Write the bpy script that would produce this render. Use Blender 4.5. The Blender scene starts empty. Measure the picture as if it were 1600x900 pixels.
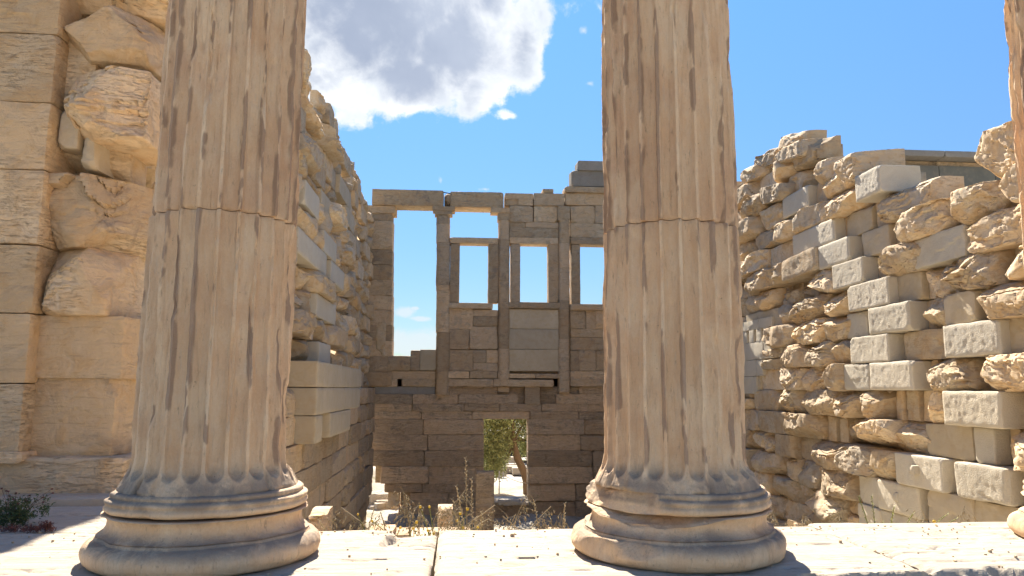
import bpy, bmesh, math, random
import numpy as np
from mathutils import Vector, Matrix
random.seed(7)
S = bpy.context.scene
COL = S.collection
R = math.radians

# ------------------------------------------------------------------ camera
F_PX = 1150.0
EYE = 0.75
PITCH = math.atan(157 / F_PX)
YAW = math.atan((800 - 716) / (F_PX / math.cos(PITCH)))
ROLL = R(-0.3)
fwd = np.array([math.sin(YAW) * math.cos(PITCH), math.cos(YAW) * math.cos(PITCH), math.sin(PITCH)])
rgt = np.array([math.cos(YAW), -math.sin(YAW), 0.0])
upv = np.cross(rgt, fwd)
r2 = rgt * math.cos(ROLL) - upv * math.sin(ROLL)
u2 = upv * math.cos(ROLL) + rgt * math.sin(ROLL)
rgt, upv = r2, u2
EYEP = np.array([0, 0, EYE])
cam_d = bpy.data.cameras.new('camera')
cam_d.sensor_width = 36
cam_d.lens = 36 * F_PX / 1600
cam_d.clip_start = 0.05
cam_d.clip_end = 3000
cam = bpy.data.objects.new('camera', cam_d)
COL.objects.link(cam)
cam.matrix_world = Matrix(((rgt[0], upv[0], -fwd[0], 0), (rgt[1], upv[1], -fwd[1], 0), (rgt[2], upv[2], -fwd[2], EYE), (0, 0, 0, 1)))
S.camera = cam

def wp(px, py, ax, val):
    """world point seen at a photo pixel on the plane coordinate[ax] = val (used to measure the photo)"""
    d = fwd + rgt * (px - 800) / F_PX - upv * (py - 450) / F_PX
    t = (val - EYEP[ax]) / d[ax]
    return EYEP + d * t

# ------------------------------------------------------------------ light, sky, exposure
SUN_EL, SUN_AZ = R(42), R(-6)            # azimuth from +Y (building axis, west) towards +X
sd = np.array([math.sin(SUN_AZ) * math.cos(SUN_EL), math.cos(SUN_AZ) * math.cos(SUN_EL), math.sin(SUN_EL)])
sun_d = bpy.data.lights.new('sun', 'SUN')
sun_d.energy = 4.9
sun_d.angle = R(0.5)
sun_d.color = (1.0, 0.91, 0.77)
sun = bpy.data.objects.new('sun', sun_d)
COL.objects.link(sun)
sun.rotation_euler = Vector(-sd).to_track_quat('-Z', 'Y').to_euler()

S.view_settings.view_transform = 'Standard'
S.view_settings.look = 'None'
S.view_settings.gamma = 1
S.view_settings.use_curve_mapping = False
S.view_settings.exposure = 1.68

W = bpy.data.worlds.new('World')
S.world = W
W.use_nodes = True
wt = W.node_tree
wt.nodes.clear()

class NT:
    def __init__(self, tree):
        self.t = tree
    def n(self, typ, ins=None, **kw):
        nd = self.t.nodes.new(typ)
        for k, v in kw.items():
            setattr(nd, k, v)
        if ins:
            for k, v in ins.items():
                s = nd.inputs[k]
                if isinstance(v, bpy.types.NodeSocket):
                    self.t.links.new(v, s)
                else:
                    s.default_value = v
        return nd
    def math(self, op, a, b=None, c=None, clamp=False):
        nd = self.t.nodes.new('ShaderNodeMath')
        nd.operation = op
        nd.use_clamp = clamp
        for i, v in enumerate((a, b, c)):
            if v is None: continue
            if isinstance(v, bpy.types.NodeSocket): self.t.links.new(v, nd.inputs[i])
            else: nd.inputs[i].default_value = v
        return nd.outputs[0]
    def mix(self, fac, a, b, blend='MIX'):
        nd = self.t.nodes.new('ShaderNodeMix')
        nd.data_type = 'RGBA'
        nd.blend_type = blend
        for s, v in ((nd.inputs[0], fac), (nd.inputs[6], a), (nd.inputs[7], b)):
            if isinstance(v, bpy.types.NodeSocket): self.t.links.new(v, s)
            elif isinstance(v, (int, float)): s.default_value = v
            else: s.default_value = tuple(v) + ((1,) if len(v) == 3 else ())
        return nd.outputs[2]
    def ramp(self, fac, lo, hi, ease=True):
        nd = self.t.nodes.new('ShaderNodeMapRange')
        nd.interpolation_type = 'SMOOTHSTEP' if ease else 'LINEAR'
        self.t.links.new(fac, nd.inputs[0])
        nd.inputs[1].default_value = lo
        nd.inputs[2].default_value = hi
        return nd.outputs[0]
    def noise(self, vec, scale, detail=4, rough=0.55, dist=0.0, color=False):
        nd = self.n('ShaderNodeTexNoise', {'Vector': vec, 'Scale': scale, 'Detail': detail, 'Roughness': rough, 'Distortion': dist})
        return nd.outputs['Color' if color else 'Fac']

def build_world():
    g = NT(wt)
    sky = g.n('ShaderNodeTexSky', sky_type='NISHITA', sun_disc=False, sun_elevation=SUN_EL, sun_rotation=SUN_AZ,
              altitude=2200, air_density=1.25, dust_density=0.0, ozone_density=2.2)
    hsv = g.n('ShaderNodeHueSaturation', {'Hue': 0.503, 'Saturation': 1.2, 'Value': 1.0, 'Color': sky.outputs[0]})
    tc = g.n('ShaderNodeTexCoord')
    sep = g.n('ShaderNodeSeparateXYZ', {'Vector': tc.outputs['Generated']})
    den = g.math('ADD', sep.outputs[1], 1.0)
    den = g.math('MAXIMUM', den, 0.15)
    u = g.math('DIVIDE', sep.outputs[0], den)
    v = g.math('DIVIDE', sep.outputs[2], den)
    vec = g.n('ShaderNodeCombineXYZ', {'X': u, 'Y': v, 'Z': 0.0}).outputs[0]
    def ste(px, py):
        d = fwd + rgt * (px - 800) / F_PX - upv * (py - 450) / F_PX
        d = d / np.linalg.norm(d)
        return d[0] / (1 + d[1]), d[2] / (1 + d[1])
    def blob(px, py, rx, ry, amp, ang=0.0):
        cx, cy = ste(px, py)
        k = 1 / (2.0 * F_PX)
        dx = g.math('SUBTRACT', u, cx)
        dy = g.math('SUBTRACT', v, cy)
        ca, sa = math.cos(ang), math.sin(ang)
        a = g.math('ADD', g.math('MULTIPLY', dx, ca / (rx * k)), g.math('MULTIPLY', dy, sa / (rx * k)))
        b = g.math('ADD', g.math('MULTIPLY', dx, -sa / (ry * k)), g.math('MULTIPLY', dy, ca / (ry * k)))
        rr = g.math('SQRT', g.math('ADD', g.math('MULTIPLY', a, a), g.math('MULTIPLY', b, b)))
        return g.math('MULTIPLY', g.math('SUBTRACT', 1.0, rr), amp)
    blobs = [(600, 10, 270, 180, 1.0, 0), (700, 70, 140, 120, 1.0, 0), (640, 120, 110, 70, 1.0, 0), (820, 60, 46, 90, 0.8, 0),
             (845, 20, 28, 50, 0.6, 0), (560, 70, 100, 90, 1.0, 0), (765, 0, 60, 75, 0.8, 0),
             (795, 180, 42, 12, 0.42, 0), (330, -120, 420, 220, 1.0, 0)]
    m = None
    for b in blobs:
        s = blob(*b)
        m = s if m is None else g.math('SMOOTH_MAX', m, s, 0.12)
    n1 = g.noise(vec, 13.0, 9, 0.62, 0.25)
    n2 = g.noise(vec, 42.0, 5, 0.55, 0.5)
    nn = g.math('ADD', g.math('MULTIPLY', g.math('SUBTRACT', n1, 0.5), 1.5), g.math('MULTIPLY', g.math('SUBTRACT', n2, 0.5), 0.75))
    f = g.math('ADD', m, nn)
    mask = g.ramp(f, 0.0, 0.22)
    # light through the thin rim, grey in the thick middle
    depth = g.ramp(g.math('ADD', f, g.math('MULTIPLY', g.math('SUBTRACT', g.noise(vec, 9.0, 5, 0.5), 0.5), 0.8)), 0.16, 0.80)
    # small wisps low in the sky
    w1 = blob(650, 535, 110, 30, 0.75)
    for b in ((630, 488, 24, 13, 0.75, 0), (655, 498, 26, 6, 0.7, 0), (648, 482, 10, 4, .6, 0), (757, 296, 12, 4, .4, 0), (689, 282, 7, 9, .3, 0), (920, 131, 9, 5, .3, 0), (912, 48, 8, 7, .3, 0),
              (980, 430, 60, 10, .35, 0)):
        w1 = g.math('MAXIMUM', w1, blob(*b))
    n3 = g.noise(vec, 60.0, 6, 0.65, 0.4)
    wm = g.ramp(g.math('ADD', w1, g.math('MULTIPLY', g.math('SUBTRACT', n3, 0.55), 1.1)), 0.05, 0.42)
    wm = g.math('MULTIPLY', wm, 0.75)
    # faint far cumulus round the rest of the sky
    big = g.noise(tc.outputs['Generated'], 3.2, 7, 0.6, 0.2)
    up = g.ramp(sep.outputs[1], 0.1, -0.4)
    bm_ = g.math('MULTIPLY', g.ramp(big, 0.56, 0.68), up)
    bright = g.mix(g.ramp(g.noise(vec, 30, 5), 0.3, 0.7), (4.4, 4.7, 5.1), (5.9, 6.0, 6.1))
    grey = g.mix(g.ramp(g.noise(vec, 7, 5), 0.35, 0.7), (2.05, 2.4, 3.15), (2.9, 3.25, 3.95))
    cl = g.mix(depth, bright, grey)
    low = g.math('ADD', 0.36, g.math('MULTIPLY', g.ramp(sep.outputs[2], 0.0, 0.5, False), 0.76))
    hs = g.n('ShaderNodeVectorMath', {0: hsv.outputs[0], 'Scale': low}, operation='SCALE').outputs[0]
    skyc = g.mix(mask, hs, cl)
    skyc = g.mix(wm, skyc, (4.1, 4.5, 4.8))
    skyc = g.mix(bm_, skyc, (3.6, 3.8, 4.2))
    bg = g.n('ShaderNodeBackground', {'Color': skyc, 'Strength': 0.064})
    g.n('ShaderNodeOutputWorld', {'Surface': bg.outputs[0]})
build_world()

# ------------------------------------------------------------------ small helpers
def tag(o, label=None, cat=None, group=None, kind=None):
    if label: o['label'] = label
    if cat: o['category'] = cat
    if group: o['group'] = group
    if kind: o['kind'] = kind
    return o

def empty(name, loc, label=None, cat=None, group=None):
    o = bpy.data.objects.new(name, None)
    o.empty_display_size = 0.2
    COL.objects.link(o)
    o.location = loc
    return tag(o, label, cat, group)

def _hash(ix, iy, iz, seed):
    h = (ix * 374761393 + iy * 668265263 + iz * 1274126177 + seed * 974634777) & 0xFFFFFFFF
    h = ((h ^ (h >> 13)) * 1103515245) & 0xFFFFFFFF
    h = ((h ^ (h >> 15)) * 2654435761) & 0xFFFFFFFF
    return ((h ^ (h >> 14)) & 0xFFFF) / 32767.5 - 1.0

def vn(p, seed=0):
    i = np.floor(p).astype(np.int64)
    f = p - i
    u = f * f * f * (f * (f * 6 - 15) + 10)
    x, y, z = i[:, 0], i[:, 1], i[:, 2]
    def c(a, b, d): return _hash(x + a, y + b, z + d, seed)
    ux, uy, uz = u[:, 0], u[:, 1], u[:, 2]
    a = c(0, 0, 0) * (1 - ux) + c(1, 0, 0) * ux
    b = c(0, 1, 0) * (1 - ux) + c(1, 1, 0) * ux
    d = c(0, 0, 1) * (1 - ux) + c(1, 0, 1) * ux
    e = c(0, 1, 1) * (1 - ux) + c(1, 1, 1) * ux
    return (a * (1 - uy) + b * uy) * (1 - uz) + (d * (1 - uy) + e * uy) * uz

def fbm(p, seed=0, octv=4, gain=0.5):
    s = np.zeros(len(p)); a = 1.0; q = p.copy()
    for k in range(octv):
        s += a * vn(q, seed + k * 17)
        q = q * 2.03 + 11.3
        a *= gain
    return s

class Mesh:
    """collects quads / tris; build() links them as one mesh object"""
    def __init__(self):
        self.V = []; self.F = []; self.T = []; self.nv = 0
    def add(self, v, f, tint=0.5):
        v = np.asarray(v, float)
        self.V.append(v)
        f = np.asarray(f, np.int64)
        self.F.append(f + self.nv)
        if np.isscalar(tint): tint = np.full(len(v), tint)
        self.T.append(np.asarray(tint, float))
        self.nv += len(v)
    def build(self, name, mat, parent=None, angle=38, smooth=True):
        V = np.concatenate(self.V)
        if parent is not None:
            V = V - np.array(parent['_o'] if '_o' in parent else parent.location[:])
        me = bpy.data.meshes.new(name)
        me.vertices.add(len(V))
        me.vertices.foreach_set('co', V.astype(np.float32).ravel())
        idx = np.concatenate([f.ravel() for f in self.F])
        sizes = np.concatenate([np.full(len(f), f.shape[1]) for f in self.F])
        starts = np.concatenate([[0], np.cumsum(sizes)[:-1]])
        me.loops.add(len(idx))
        me.loops.foreach_set('vertex_index', idx.astype(np.int32))
        me.polygons.add(len(sizes))
        me.polygons.foreach_set('loop_start', starts.astype(np.int32))
        me.polygons.foreach_set('loop_total', sizes.astype(np.int32))
        me.update(calc_edges=True)
        me.validate()
        at = me.attributes.new('tint', 'FLOAT', 'POINT')
        at.data.foreach_set('value', np.concatenate(self.T).astype(np.float32))
        if smooth:
            me.polygons.foreach_set('use_smooth', np.ones(len(me.polygons), bool))
            if angle < 180: me.set_sharp_from_angle(angle=R(angle))
        me.materials.append(mat)
        o = bpy.data.objects.new(name, me)
        COL.objects.link(o)
        if parent is not None: o.parent = parent
        return o

_gc = {}
def boxgrid(nx, ny, nz):
    """welded subdivided cube surface in [-1,1]^3, outward quads"""
    key = (nx, ny, nz)
    if key in _gc: return _gc[key]
    pts = {}; V = []; Fq = []
    def vid(i, j, k):
        t = (i, j, k)
        if t not in pts:
            pts[t] = len(V)
            V.append((2 * i / nx - 1, 2 * j / ny - 1, 2 * k / nz - 1))
        return pts[t]
    for i in range(nx):
        for j in range(ny):
            Fq.append((vid(i, j, 0), vid(i, j + 1, 0), vid(i + 1, j + 1, 0), vid(i + 1, j, 0)))
            Fq.append((vid(i, j, nz), vid(i + 1, j, nz), vid(i + 1, j + 1, nz), vid(i, j + 1, nz)))
    for i in range(nx):
        for k in range(nz):
            Fq.append((vid(i, 0, k), vid(i + 1, 0, k), vid(i + 1, 0, k + 1), vid(i, 0, k + 1)))
            Fq.append((vid(i, ny, k), vid(i, ny, k + 1), vid(i + 1, ny, k + 1), vid(i + 1, ny, k)))
    for j in range(ny):
        for k in range(nz):
            Fq.append((vid(0, j, k), vid(0, j, k + 1), vid(0, j + 1, k + 1), vid(0, j + 1, k)))
            Fq.append((vid(nx, j, k), vid(nx, j + 1, k), vid(nx, j + 1, k + 1), vid(nx, j, k + 1)))
    _gc[key] = (np.array(V, float), np.array(Fq))
    return _gc[key]

# a stone: local axes a (along the wall), f (out of the wall), u (up)
def stone(L, kind='R', seed=0, cell=0.04, scale=1.0):
    """L = full sizes (a, f, u); front is +f. kinds: R weathered lump, W worn block, A crisp block"""
    rs = np.random.RandomState(seed)
    n = [max(2, min(60, int(round(L[i] / cell)))) for i in range(3)]
    G, Fq = boxgrid(*n)
    h = np.array(L) / 2
    q = G.copy()
    if kind == 'A':
        e = 0.006
        # keep flat faces, soft edges: pull the outer ring in
        p = q * h
        for ax in range(3):
            oth = [k for k in range(3) if k != ax]
            edge = (np.abs(q[:, oth[0]]) > 0.999) | (np.abs(q[:, oth[1]]) > 0.999)
            p[:, ax] -= np.sign(q[:, ax]) * e * edge * (np.abs(q[:, ax]) > 0.999)
        w = p + seed * 3.7
        front = np.clip((q[:, 1] - 0.9) * 10, 0, 1)
        rim = np.clip((1 - np.maximum(np.abs(q[:, 0]) * h[0] - h[0] + 0.06, np.abs(q[:, 2]) * h[2] - h[2] + 0.06) / 0.06), 0, 1)
        p[:, 1] += front * (0.003 * fbm(w * 22, 3, 2) * rim)
        if rs.rand() < .6:
            em = np.minimum(h[0] * (1 - np.abs(q[:, 0])), h[2] * (1 - np.abs(q[:, 2])))
            p[:, 1] -= .007 * front * np.clip(1.6 - em / .028, 0, 1)
        nz = np.stack([fbm(w * 5, 1, 3), fbm(w * 5, 2, 3), fbm(w * 5, 4, 3)], 1) * 0.004
        # a chipped corner or two
        for _ in range(2):
            nrm = np.array([rs.choice([-1, 1]) * rs.uniform(.5, 1), rs.uniform(.5, 1), rs.choice([-1, 1]) * rs.uniform(.5, 1)])
            nrm /= np.linalg.norm(nrm)
            sup = np.abs(nrm * h).sum()
            d = p @ nrm + 0.012 * fbm(w * 12, 9, 2)
            lim = sup - rs.uniform(0.012, 0.05)
            p -= np.outer(np.clip(d - lim, 0, None), nrm)
        return p + nz, Fq
    if kind == 'C':
        nn, nclip, depth, amp, strat = 60, 3, (0.0, 0.035), 0.004, 0.010
    elif kind == 'K':
        nn, nclip, depth, amp, strat = 26, 12, (0.0, 0.24), 0.014, 0.055
    elif kind == 'W':
        nn, nclip, depth, amp, strat = rs.uniform(18, 34), 5, (0.01, 0.07), 0.011, 0.014
    else:
        nn, nclip, depth, amp, strat = rs.uniform(8, 18.0), 14, (0.02, 0.26), 0.018, 0.06
    s = (np.abs(q) ** nn).sum(1) ** (1 / nn)
    # the back half stays square so that stones fill the wall
    fr = np.clip(q[:, 1] * 1.2 + 0.35, 0, 1)
    q = q * (1 - fr[:, None]) + q / s[:, None] * fr[:, None]
    p = q * h
    w = p / scale + seed * 3.713
    m = min(h[0], h[2], 0.35)
    hf = min(h[1], 0.24 if kind in 'RK' else .15)
    h2 = np.array([h[0], hf, h[2]])
    sh = np.array([0, h[1] - hf, 0])
    for _ in range(nclip):
        nrm = np.array([rs.uniform(-1, 1), rs.uniform(.25, 1), rs.uniform(-1, 1)])
        nrm /= np.linalg.norm(nrm)
        sup = np.abs(nrm * h2).sum() * (0.95 if kind == 'R' else 1)
        d = (p - sh) @ nrm + (0.018 if kind == 'R' else 0.012) * fbm(w * 4.5, 9 + _, 3, .45)
        lim = sup - rs.uniform(*depth) * (m / 0.24) * 0.9
        p -= np.outer(np.clip(d - lim, 0, None) * 0.95, nrm)
    k = fr[:, None]
    p += np.stack([fbm(w * 2.6, 1, 4, .42), fbm(w * 2.6, 2, 4, .42), fbm(w * 2.6, 4, 4, .42)], 1) * amp * k * scale
    # marble bedding: ledges that run across the stone
    tilt = np.array([rs.uniform(-.25, .25), rs.uniform(-.3, .3), 1.0])
    t = (w @ tilt) * 9 + fbm(w * 2.2, 6, 3) * 1.5
    saw = (t - np.floor(t))
    ph = _hash(np.floor(t).astype(np.int64), 0 * np.floor(t).astype(np.int64), 0 * np.floor(t).astype(np.int64), seed)
    st = (saw ** 2 * 0.5 + 0.5 * ph) * np.clip(fbm(w * 1.7, 8, 2) + 0.45, 0, 1)
    p[:, 1] -= strat * st * fr * 1.3
    r = np.abs(fbm(w * 7, 12, 3))
    p[:, 1] -= (0.022 if kind == 'R' else .006) * (1 - np.clip(r * 4, 0, 1)) * fr
    return p, Fq

def place(p, c, frame):
    """frame: 'E' faces -Y (a=X), 'S' faces -X (a=Y), 'N' faces +X (a=Y)"""
    o = np.empty_like(p)
    if frame == 'E':
        o[:, 0], o[:, 1], o[:, 2] = p[:, 0], -p[:, 1], p[:, 2]; flip = True
    elif frame == 'S':
        o[:, 0], o[:, 1], o[:, 2] = -p[:, 1], p[:, 0], p[:, 2]; flip = False
    else:
        o[:, 0], o[:, 1], o[:, 2] = p[:, 1], p[:, 0], p[:, 2]; flip = True
    return o + np.array(c), flip

def add_stone(ms, a0, a1, u0, u1, front, back, frame, kind='R', seed=0, cell=0.04, tint=None, gap=0.004, tilt=0.0, scale=1.0):
    """front/back = world coordinate of the face plane and of the back along the wall normal"""
    L = (abs(a1 - a0) - gap * 2, abs(front - back), u1 - u0 - gap * 2)
    p, Fq = stone(L, kind, seed, cell, scale)
    if tilt:
        ca, sa = math.cos(tilt), math.sin(tilt)
        p = np.stack([p[:, 0] * ca - p[:, 2] * sa, p[:, 1], p[:, 0] * sa + p[:, 2] * ca], 1)
    m = (front + back) / 2
    am, um = (a0 + a1) / 2, (u0 + u1) / 2
    c = (am, m, um) if frame == 'E' else (m, am, um)
    v, flip = place(p, c, frame)
    if flip: Fq = Fq[:, ::-1]
    if tint is None: tint = random.random()
    ms.add(v, Fq, tint)

def add_box(ms, x0, x1, y0, y1, z0, z1, tint=0.5, n=(1, 1, 1)):
    G, Fq = boxgrid(*n)
    c = np.array([(x0 + x1) / 2, (y0 + y1) / 2, (z0 + z1) / 2])
    h = np.array([(x1 - x0) / 2, (y1 - y0) / 2, (z1 - z0) / 2])
    ms.add(G * h + c, Fq, tint)

def add_tube(ms, pts, rad, seg=6, tint=0.5):
    pts = [np.array(p, float) for p in pts]
    if np.isscalar(rad): rad = [rad] * len(pts)
    V = []; Fq = []
    for i, p in enumerate(pts):
        t = pts[min(i + 1, len(pts) - 1)] - pts[max(i - 1, 0)]
        t /= (np.linalg.norm(t) + 1e-9)
        a = np.cross(t, [0.31, 0.2, 0.93]); a /= (np.linalg.norm(a) + 1e-9)
        b = np.cross(t, a)
        for k in range(seg):
            an = 2 * math.pi * k / seg
            V.append(p + rad[i] * (math.cos(an) * a + math.sin(an) * b))
    for i in range(len(pts) - 1):
        for k in range(seg):
            k2 = (k + 1) % seg
            Fq.append((i * seg + k, i * seg + k2, (i + 1) * seg + k2, (i + 1) * seg + k))
    ms.add(V, Fq, tint)
    ms.add([V[k] for k in range(seg)] , [list(range(seg))[::-1]], tint)
    ms.add(V[-seg:], [list(range(seg))], tint)

# ------------------------------------------------------------------ materials
def stone_mat(name, base, light, patina, grey=(0.25, 0.24, 0.22), pat_amt=0.5, grey_amt=0.3, bump=0.5, fine=60.0, rough=0.88,
              strata=0.5, dark=0.5, fine_amt=0.5, chisel=0.0, tintvar=0.42, bed=(1.0, 1.0, 5.0), bdist=0.06, dent=0.35):
    m = bpy.data.materials.new(name)
    m.use_nodes = True
    t = m.node_tree
    t.nodes.clear()
    g = NT(t)
    tc = g.n('ShaderNodeTexCoord')
    att = g.n('ShaderNodeAttribute', attribute_name='tint').outputs['Fac']
    off = g.n('ShaderNodeCombineXYZ', {'X': g.math('MULTIPLY', att, 37.0), 'Y': g.math('MULTIPLY', att, 19.0), 'Z': g.math('MULTIPLY', att, 53.0)})
    vec = g.n('ShaderNodeVectorMath', {0: tc.outputs['Object'], 1: off.outputs[0]}, operation='ADD').outputs[0]
    st = g.n('ShaderNodeMapping', {'Vector': vec, 'Scale': bed}).outputs[0]
    n1 = g.noise(vec, 1.7, 5, 0.6, 0.4)
    n2 = g.noise(vec, 6.0, 6, 0.65, 0.6)
    n3 = g.noise(st, 4.0, 8, 0.68, 0.25)
    nf = g.noise(vec, fine, 4, 0.7)
    c = g.mix(g.ramp(n1, 0.35, 0.68), base, light)
    c = g.mix(g.math('MULTIPLY', g.ramp(n2, 0.46, 0.66), pat_amt), c, patina)
    c = g.mix(g.math('MULTIPLY', g.ramp(g.noise(vec, 3.1, 6, 0.7, 0.8), 0.52, 0.68), grey_amt), c, grey)
    # bedding veins
    vein = g.ramp(g.math('ABSOLUTE', g.math('SUBTRACT', n3, 0.5)), 0.014, 0.0)
    vein = g.math('MULTIPLY', vein, g.ramp(n1, 0.4, 0.62))
    c = g.mix(g.math('MULTIPLY', vein, 0.5 * dark), c, (0.13, 0.095, 0.06))
    c = g.mix(g.math('MULTIPLY', g.ramp(n3, 0.44, 0.34), 0.42 * dark), c, (0.20, 0.14, 0.09))  # cavity shade put into the colour where the bedding relief dips
    # dark lichen / dirt spots
    sp = g.ramp(g.noise(vec, 17.0, 5, 0.75, 0.3), 0.66, 0.76)
    c = g.mix(g.math('MULTIPLY', sp, 0.5 * dark), c, (0.085, 0.07, 0.055))
    # speckle and stone-to-stone difference
    c = g.mix(0.35 * fine_amt, c, g.mix(nf, (0.0, 0.0, 0.0), (1.0, 1.0, 1.0)), 'SOFT_LIGHT')
    tv = g.math('ADD', 1.0 - tintvar / 2, g.math('MULTIPLY', att, tintvar))
    tn = g.math('FRACT', g.math('MULTIPLY', att, 7.31))
    c = g.mix(g.math('MULTIPLY', tn, 0.35), c, g.mix(g.math('FRACT', g.math('MULTIPLY', att, 3.7)), patina, grey))
    c = g.n('ShaderNodeVectorMath', {0: c, 'Scale': tv}, operation='SCALE').outputs[0]
    hgt = g.math('ADD', g.math('MULTIPLY', nf, 0.12 * fine_amt), g.math('MULTIPLY', n3, 0.55 * strata))
    hgt = g.math('ADD', hgt, g.math('MULTIPLY', n2, dent))
    hgt = g.math('SUBTRACT', hgt, g.math('MULTIPLY', vein, 0.12 * strata))
    if chisel:
        ch = g.noise(vec, 62.0, 3, 0.6, 0.0)
        hgt = g.math('ADD', hgt, g.math('MULTIPLY', ch, chisel))
    bp = g.n('ShaderNodeBump', {'Height': hgt, 'Strength': bump, 'Distance': bdist})
    bs = g.n('ShaderNodeBsdfPrincipled', {'Base Color': c, 'Roughness': rough, 'Normal': bp.outputs[0], 'Specular IOR Level': 0.25})
    g.n('ShaderNodeOutputMaterial', {'Surface': bs.outputs[0]})
    return m

M = {}
M['old'] = stone_mat('weathered_marble', (0.57, 0.425, 0.265), (0.66, 0.55, 0.395), (0.52, 0.32, 0.14), bump=0.8, dark=0.9, pat_amt=0.6, grey_amt=0.45)
M['ochre'] = stone_mat('ochre_marble', (0.66, 0.485, 0.295), (0.74, 0.59, 0.40), (0.59, 0.365, 0.165), grey=(0.36, 0.29, 0.22), bump=0.9, dark=0.65, grey_amt=0.45, bed=(.8, 1, 8), bdist=.08, dent=.7)
M['new'] = stone_mat('fresh_marble', (0.56, 0.50, 0.395), (0.60, 0.545, 0.44), (0.54, 0.45, 0.32), grey=(0.45, 0.42, 0.37), pat_amt=0.35, grey_amt=0.3, bump=0.55,
                     strata=0.12, dark=0.12, dent=.1, chisel=0.5, tintvar=0.16, fine=90)
M['smooth'] = stone_mat('sawn_marble', (0.47, 0.39, 0.275), (0.54, 0.455, 0.33), (0.46, 0.345, 0.20), grey=(0.36, 0.32, 0.26), pat_amt=0.5, grey_amt=0.3, bump=0.25,
                        strata=0.3, dark=0.3, tintvar=0.2, fine=90)
M['west'] = stone_mat('west_wall_marble', (0.61, 0.44, 0.27), (0.70, 0.55, 0.37), (0.54, 0.34, 0.17), grey=(0.25, 0.225, 0.20), bump=0.8, dark=1.0, pat_amt=0.5, grey_amt=0.5,
                      bed=(0.7, 1, 5), strata=1.3, tintvar=0.5, bdist=.13)
M['brown'] = stone_mat('brown_marble', (0.62, 0.44, 0.275), (0.71, 0.545, 0.37), (0.50, 0.325, 0.175), grey=(0.23, 0.19, 0.15), bump=0.9, dark=1.0, pat_amt=0.5, grey_amt=0.5,  # patina and grey tones a little deeper than in the west wall marble
                       bed=(0.5, 1, 4), strata=1.3, tintvar=0.5, bdist=.16)
M['grey'] = stone_mat('grey_plaster', (0.24, 0.225, 0.20), (0.29, 0.27, 0.24), (0.22, 0.18, 0.14), bump=0.3, dark=0.4, strata=0.1)
M['greyroof'] = stone_mat('grey_porch_marble', (0.17, 0.17, 0.145), (0.21, 0.205, 0.17), (0.3, 0.25, 0.19), bump=0.3, dark=0.5, strata=0.15)
M['floor'] = stone_mat('pale_floor_marble', (0.43, 0.37, 0.29), (0.50, 0.44, 0.355), (0.36, 0.27, 0.18), grey=(0.42, 0.38, 0.33), pat_amt=0.28, grey_amt=0.3, bump=0.55,
                       dark=0.9, strata=0.8, tintvar=0.12, bed=(0.5, 6.0, 3.0))

def column_mat(name, base, light, patina, streak, base_soot=0.0):
    m = bpy.data.materials.new(name)
    m.use_nodes = True
    t = m.node_tree
    t.nodes.clear()
    g = NT(t)
    tc = g.n('ShaderNodeTexCoord')
    vec = tc.outputs['Object']
    wear = g.n('ShaderNodeAttribute', attribute_name='tint').outputs['Fac']
    ver = g.n('ShaderNodeMapping', {'Vector': vec, 'Scale': (1, 1, 0.16)}).outputs[0]
    ver2 = g.n('ShaderNodeMapping', {'Vector': vec, 'Scale': (1, 1, 0.4)}).outputs[0]
    a = g.noise(ver2, 6.0, 8, 0.72, 0.2)
    b = g.noise(ver, 38.0, 9, 0.75, 0.1)
    c2 = g.noise(ver, 60.0, 8, 0.75, 0.2)
    f = g.noise(vec, 140.0, 3, 0.7)
    c = g.mix(g.ramp(a, 0.35, 0.66), base, light)
    c = g.mix(g.math('MULTIPLY', g.ramp(g.noise(vec, 3.2, 6, 0.65, 0.6), 0.44, 0.66), 0.55), c, patina)
    c = g.mix(g.math('MULTIPLY', g.ramp(b, 0.54, 0.68), 0.38), c, streak)
    c = g.mix(g.math('MULTIPLY', g.ramp(b, 0.44, 0.34), 0.30), c, (0.56, 0.48, 0.38))
    c = g.mix(g.math('MULTIPLY', g.ramp(c2, 0.58, 0.68), 0.45), c, (0.15, 0.11, 0.085))
    c = g.mix(g.math('MULTIPLY', g.ramp(wear, 0.49, 0.85), 0.85), c, streak)  # arris streaks, with the painted flute-edge shade in the same mask
    c = g.mix(g.math('MULTIPLY', g.ramp(g.noise(vec, 45, 4, 0.7), 0.66, 0.74), 0.5), c, (0.13, 0.10, 0.08))
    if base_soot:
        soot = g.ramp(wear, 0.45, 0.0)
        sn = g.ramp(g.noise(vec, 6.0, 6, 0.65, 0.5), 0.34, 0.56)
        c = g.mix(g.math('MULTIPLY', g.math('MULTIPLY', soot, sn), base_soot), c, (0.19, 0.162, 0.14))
    c = g.mix(0.22, c, g.mix(f, (0, 0, 0), (1, 1, 1)), 'SOFT_LIGHT')
    hgt = g.math('ADD', g.math('MULTIPLY', f, 0.08), g.math('MULTIPLY', b, 0.5))
    hgt = g.math('ADD', hgt, g.math('MULTIPLY', g.noise(vec, 18, 5, 0.65), 0.28))
    bp = g.n('ShaderNodeBump', {'Height': hgt, 'Strength': 0.7, 'Distance': 0.035})
    bs = g.n('ShaderNodeBsdfPrincipled', {'Base Color': c, 'Roughness': 0.85, 'Normal': bp.outputs[0], 'Specular IOR Level': 0.25})
    g.n('ShaderNodeOutputMaterial', {'Surface': bs.outputs[0]})
    return m
M['col'] = column_mat('column_marble', (0.70, 0.475, 0.285), (0.77, 0.585, 0.39), (0.64, 0.405, 0.25), (0.34, 0.225, 0.15))
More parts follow.
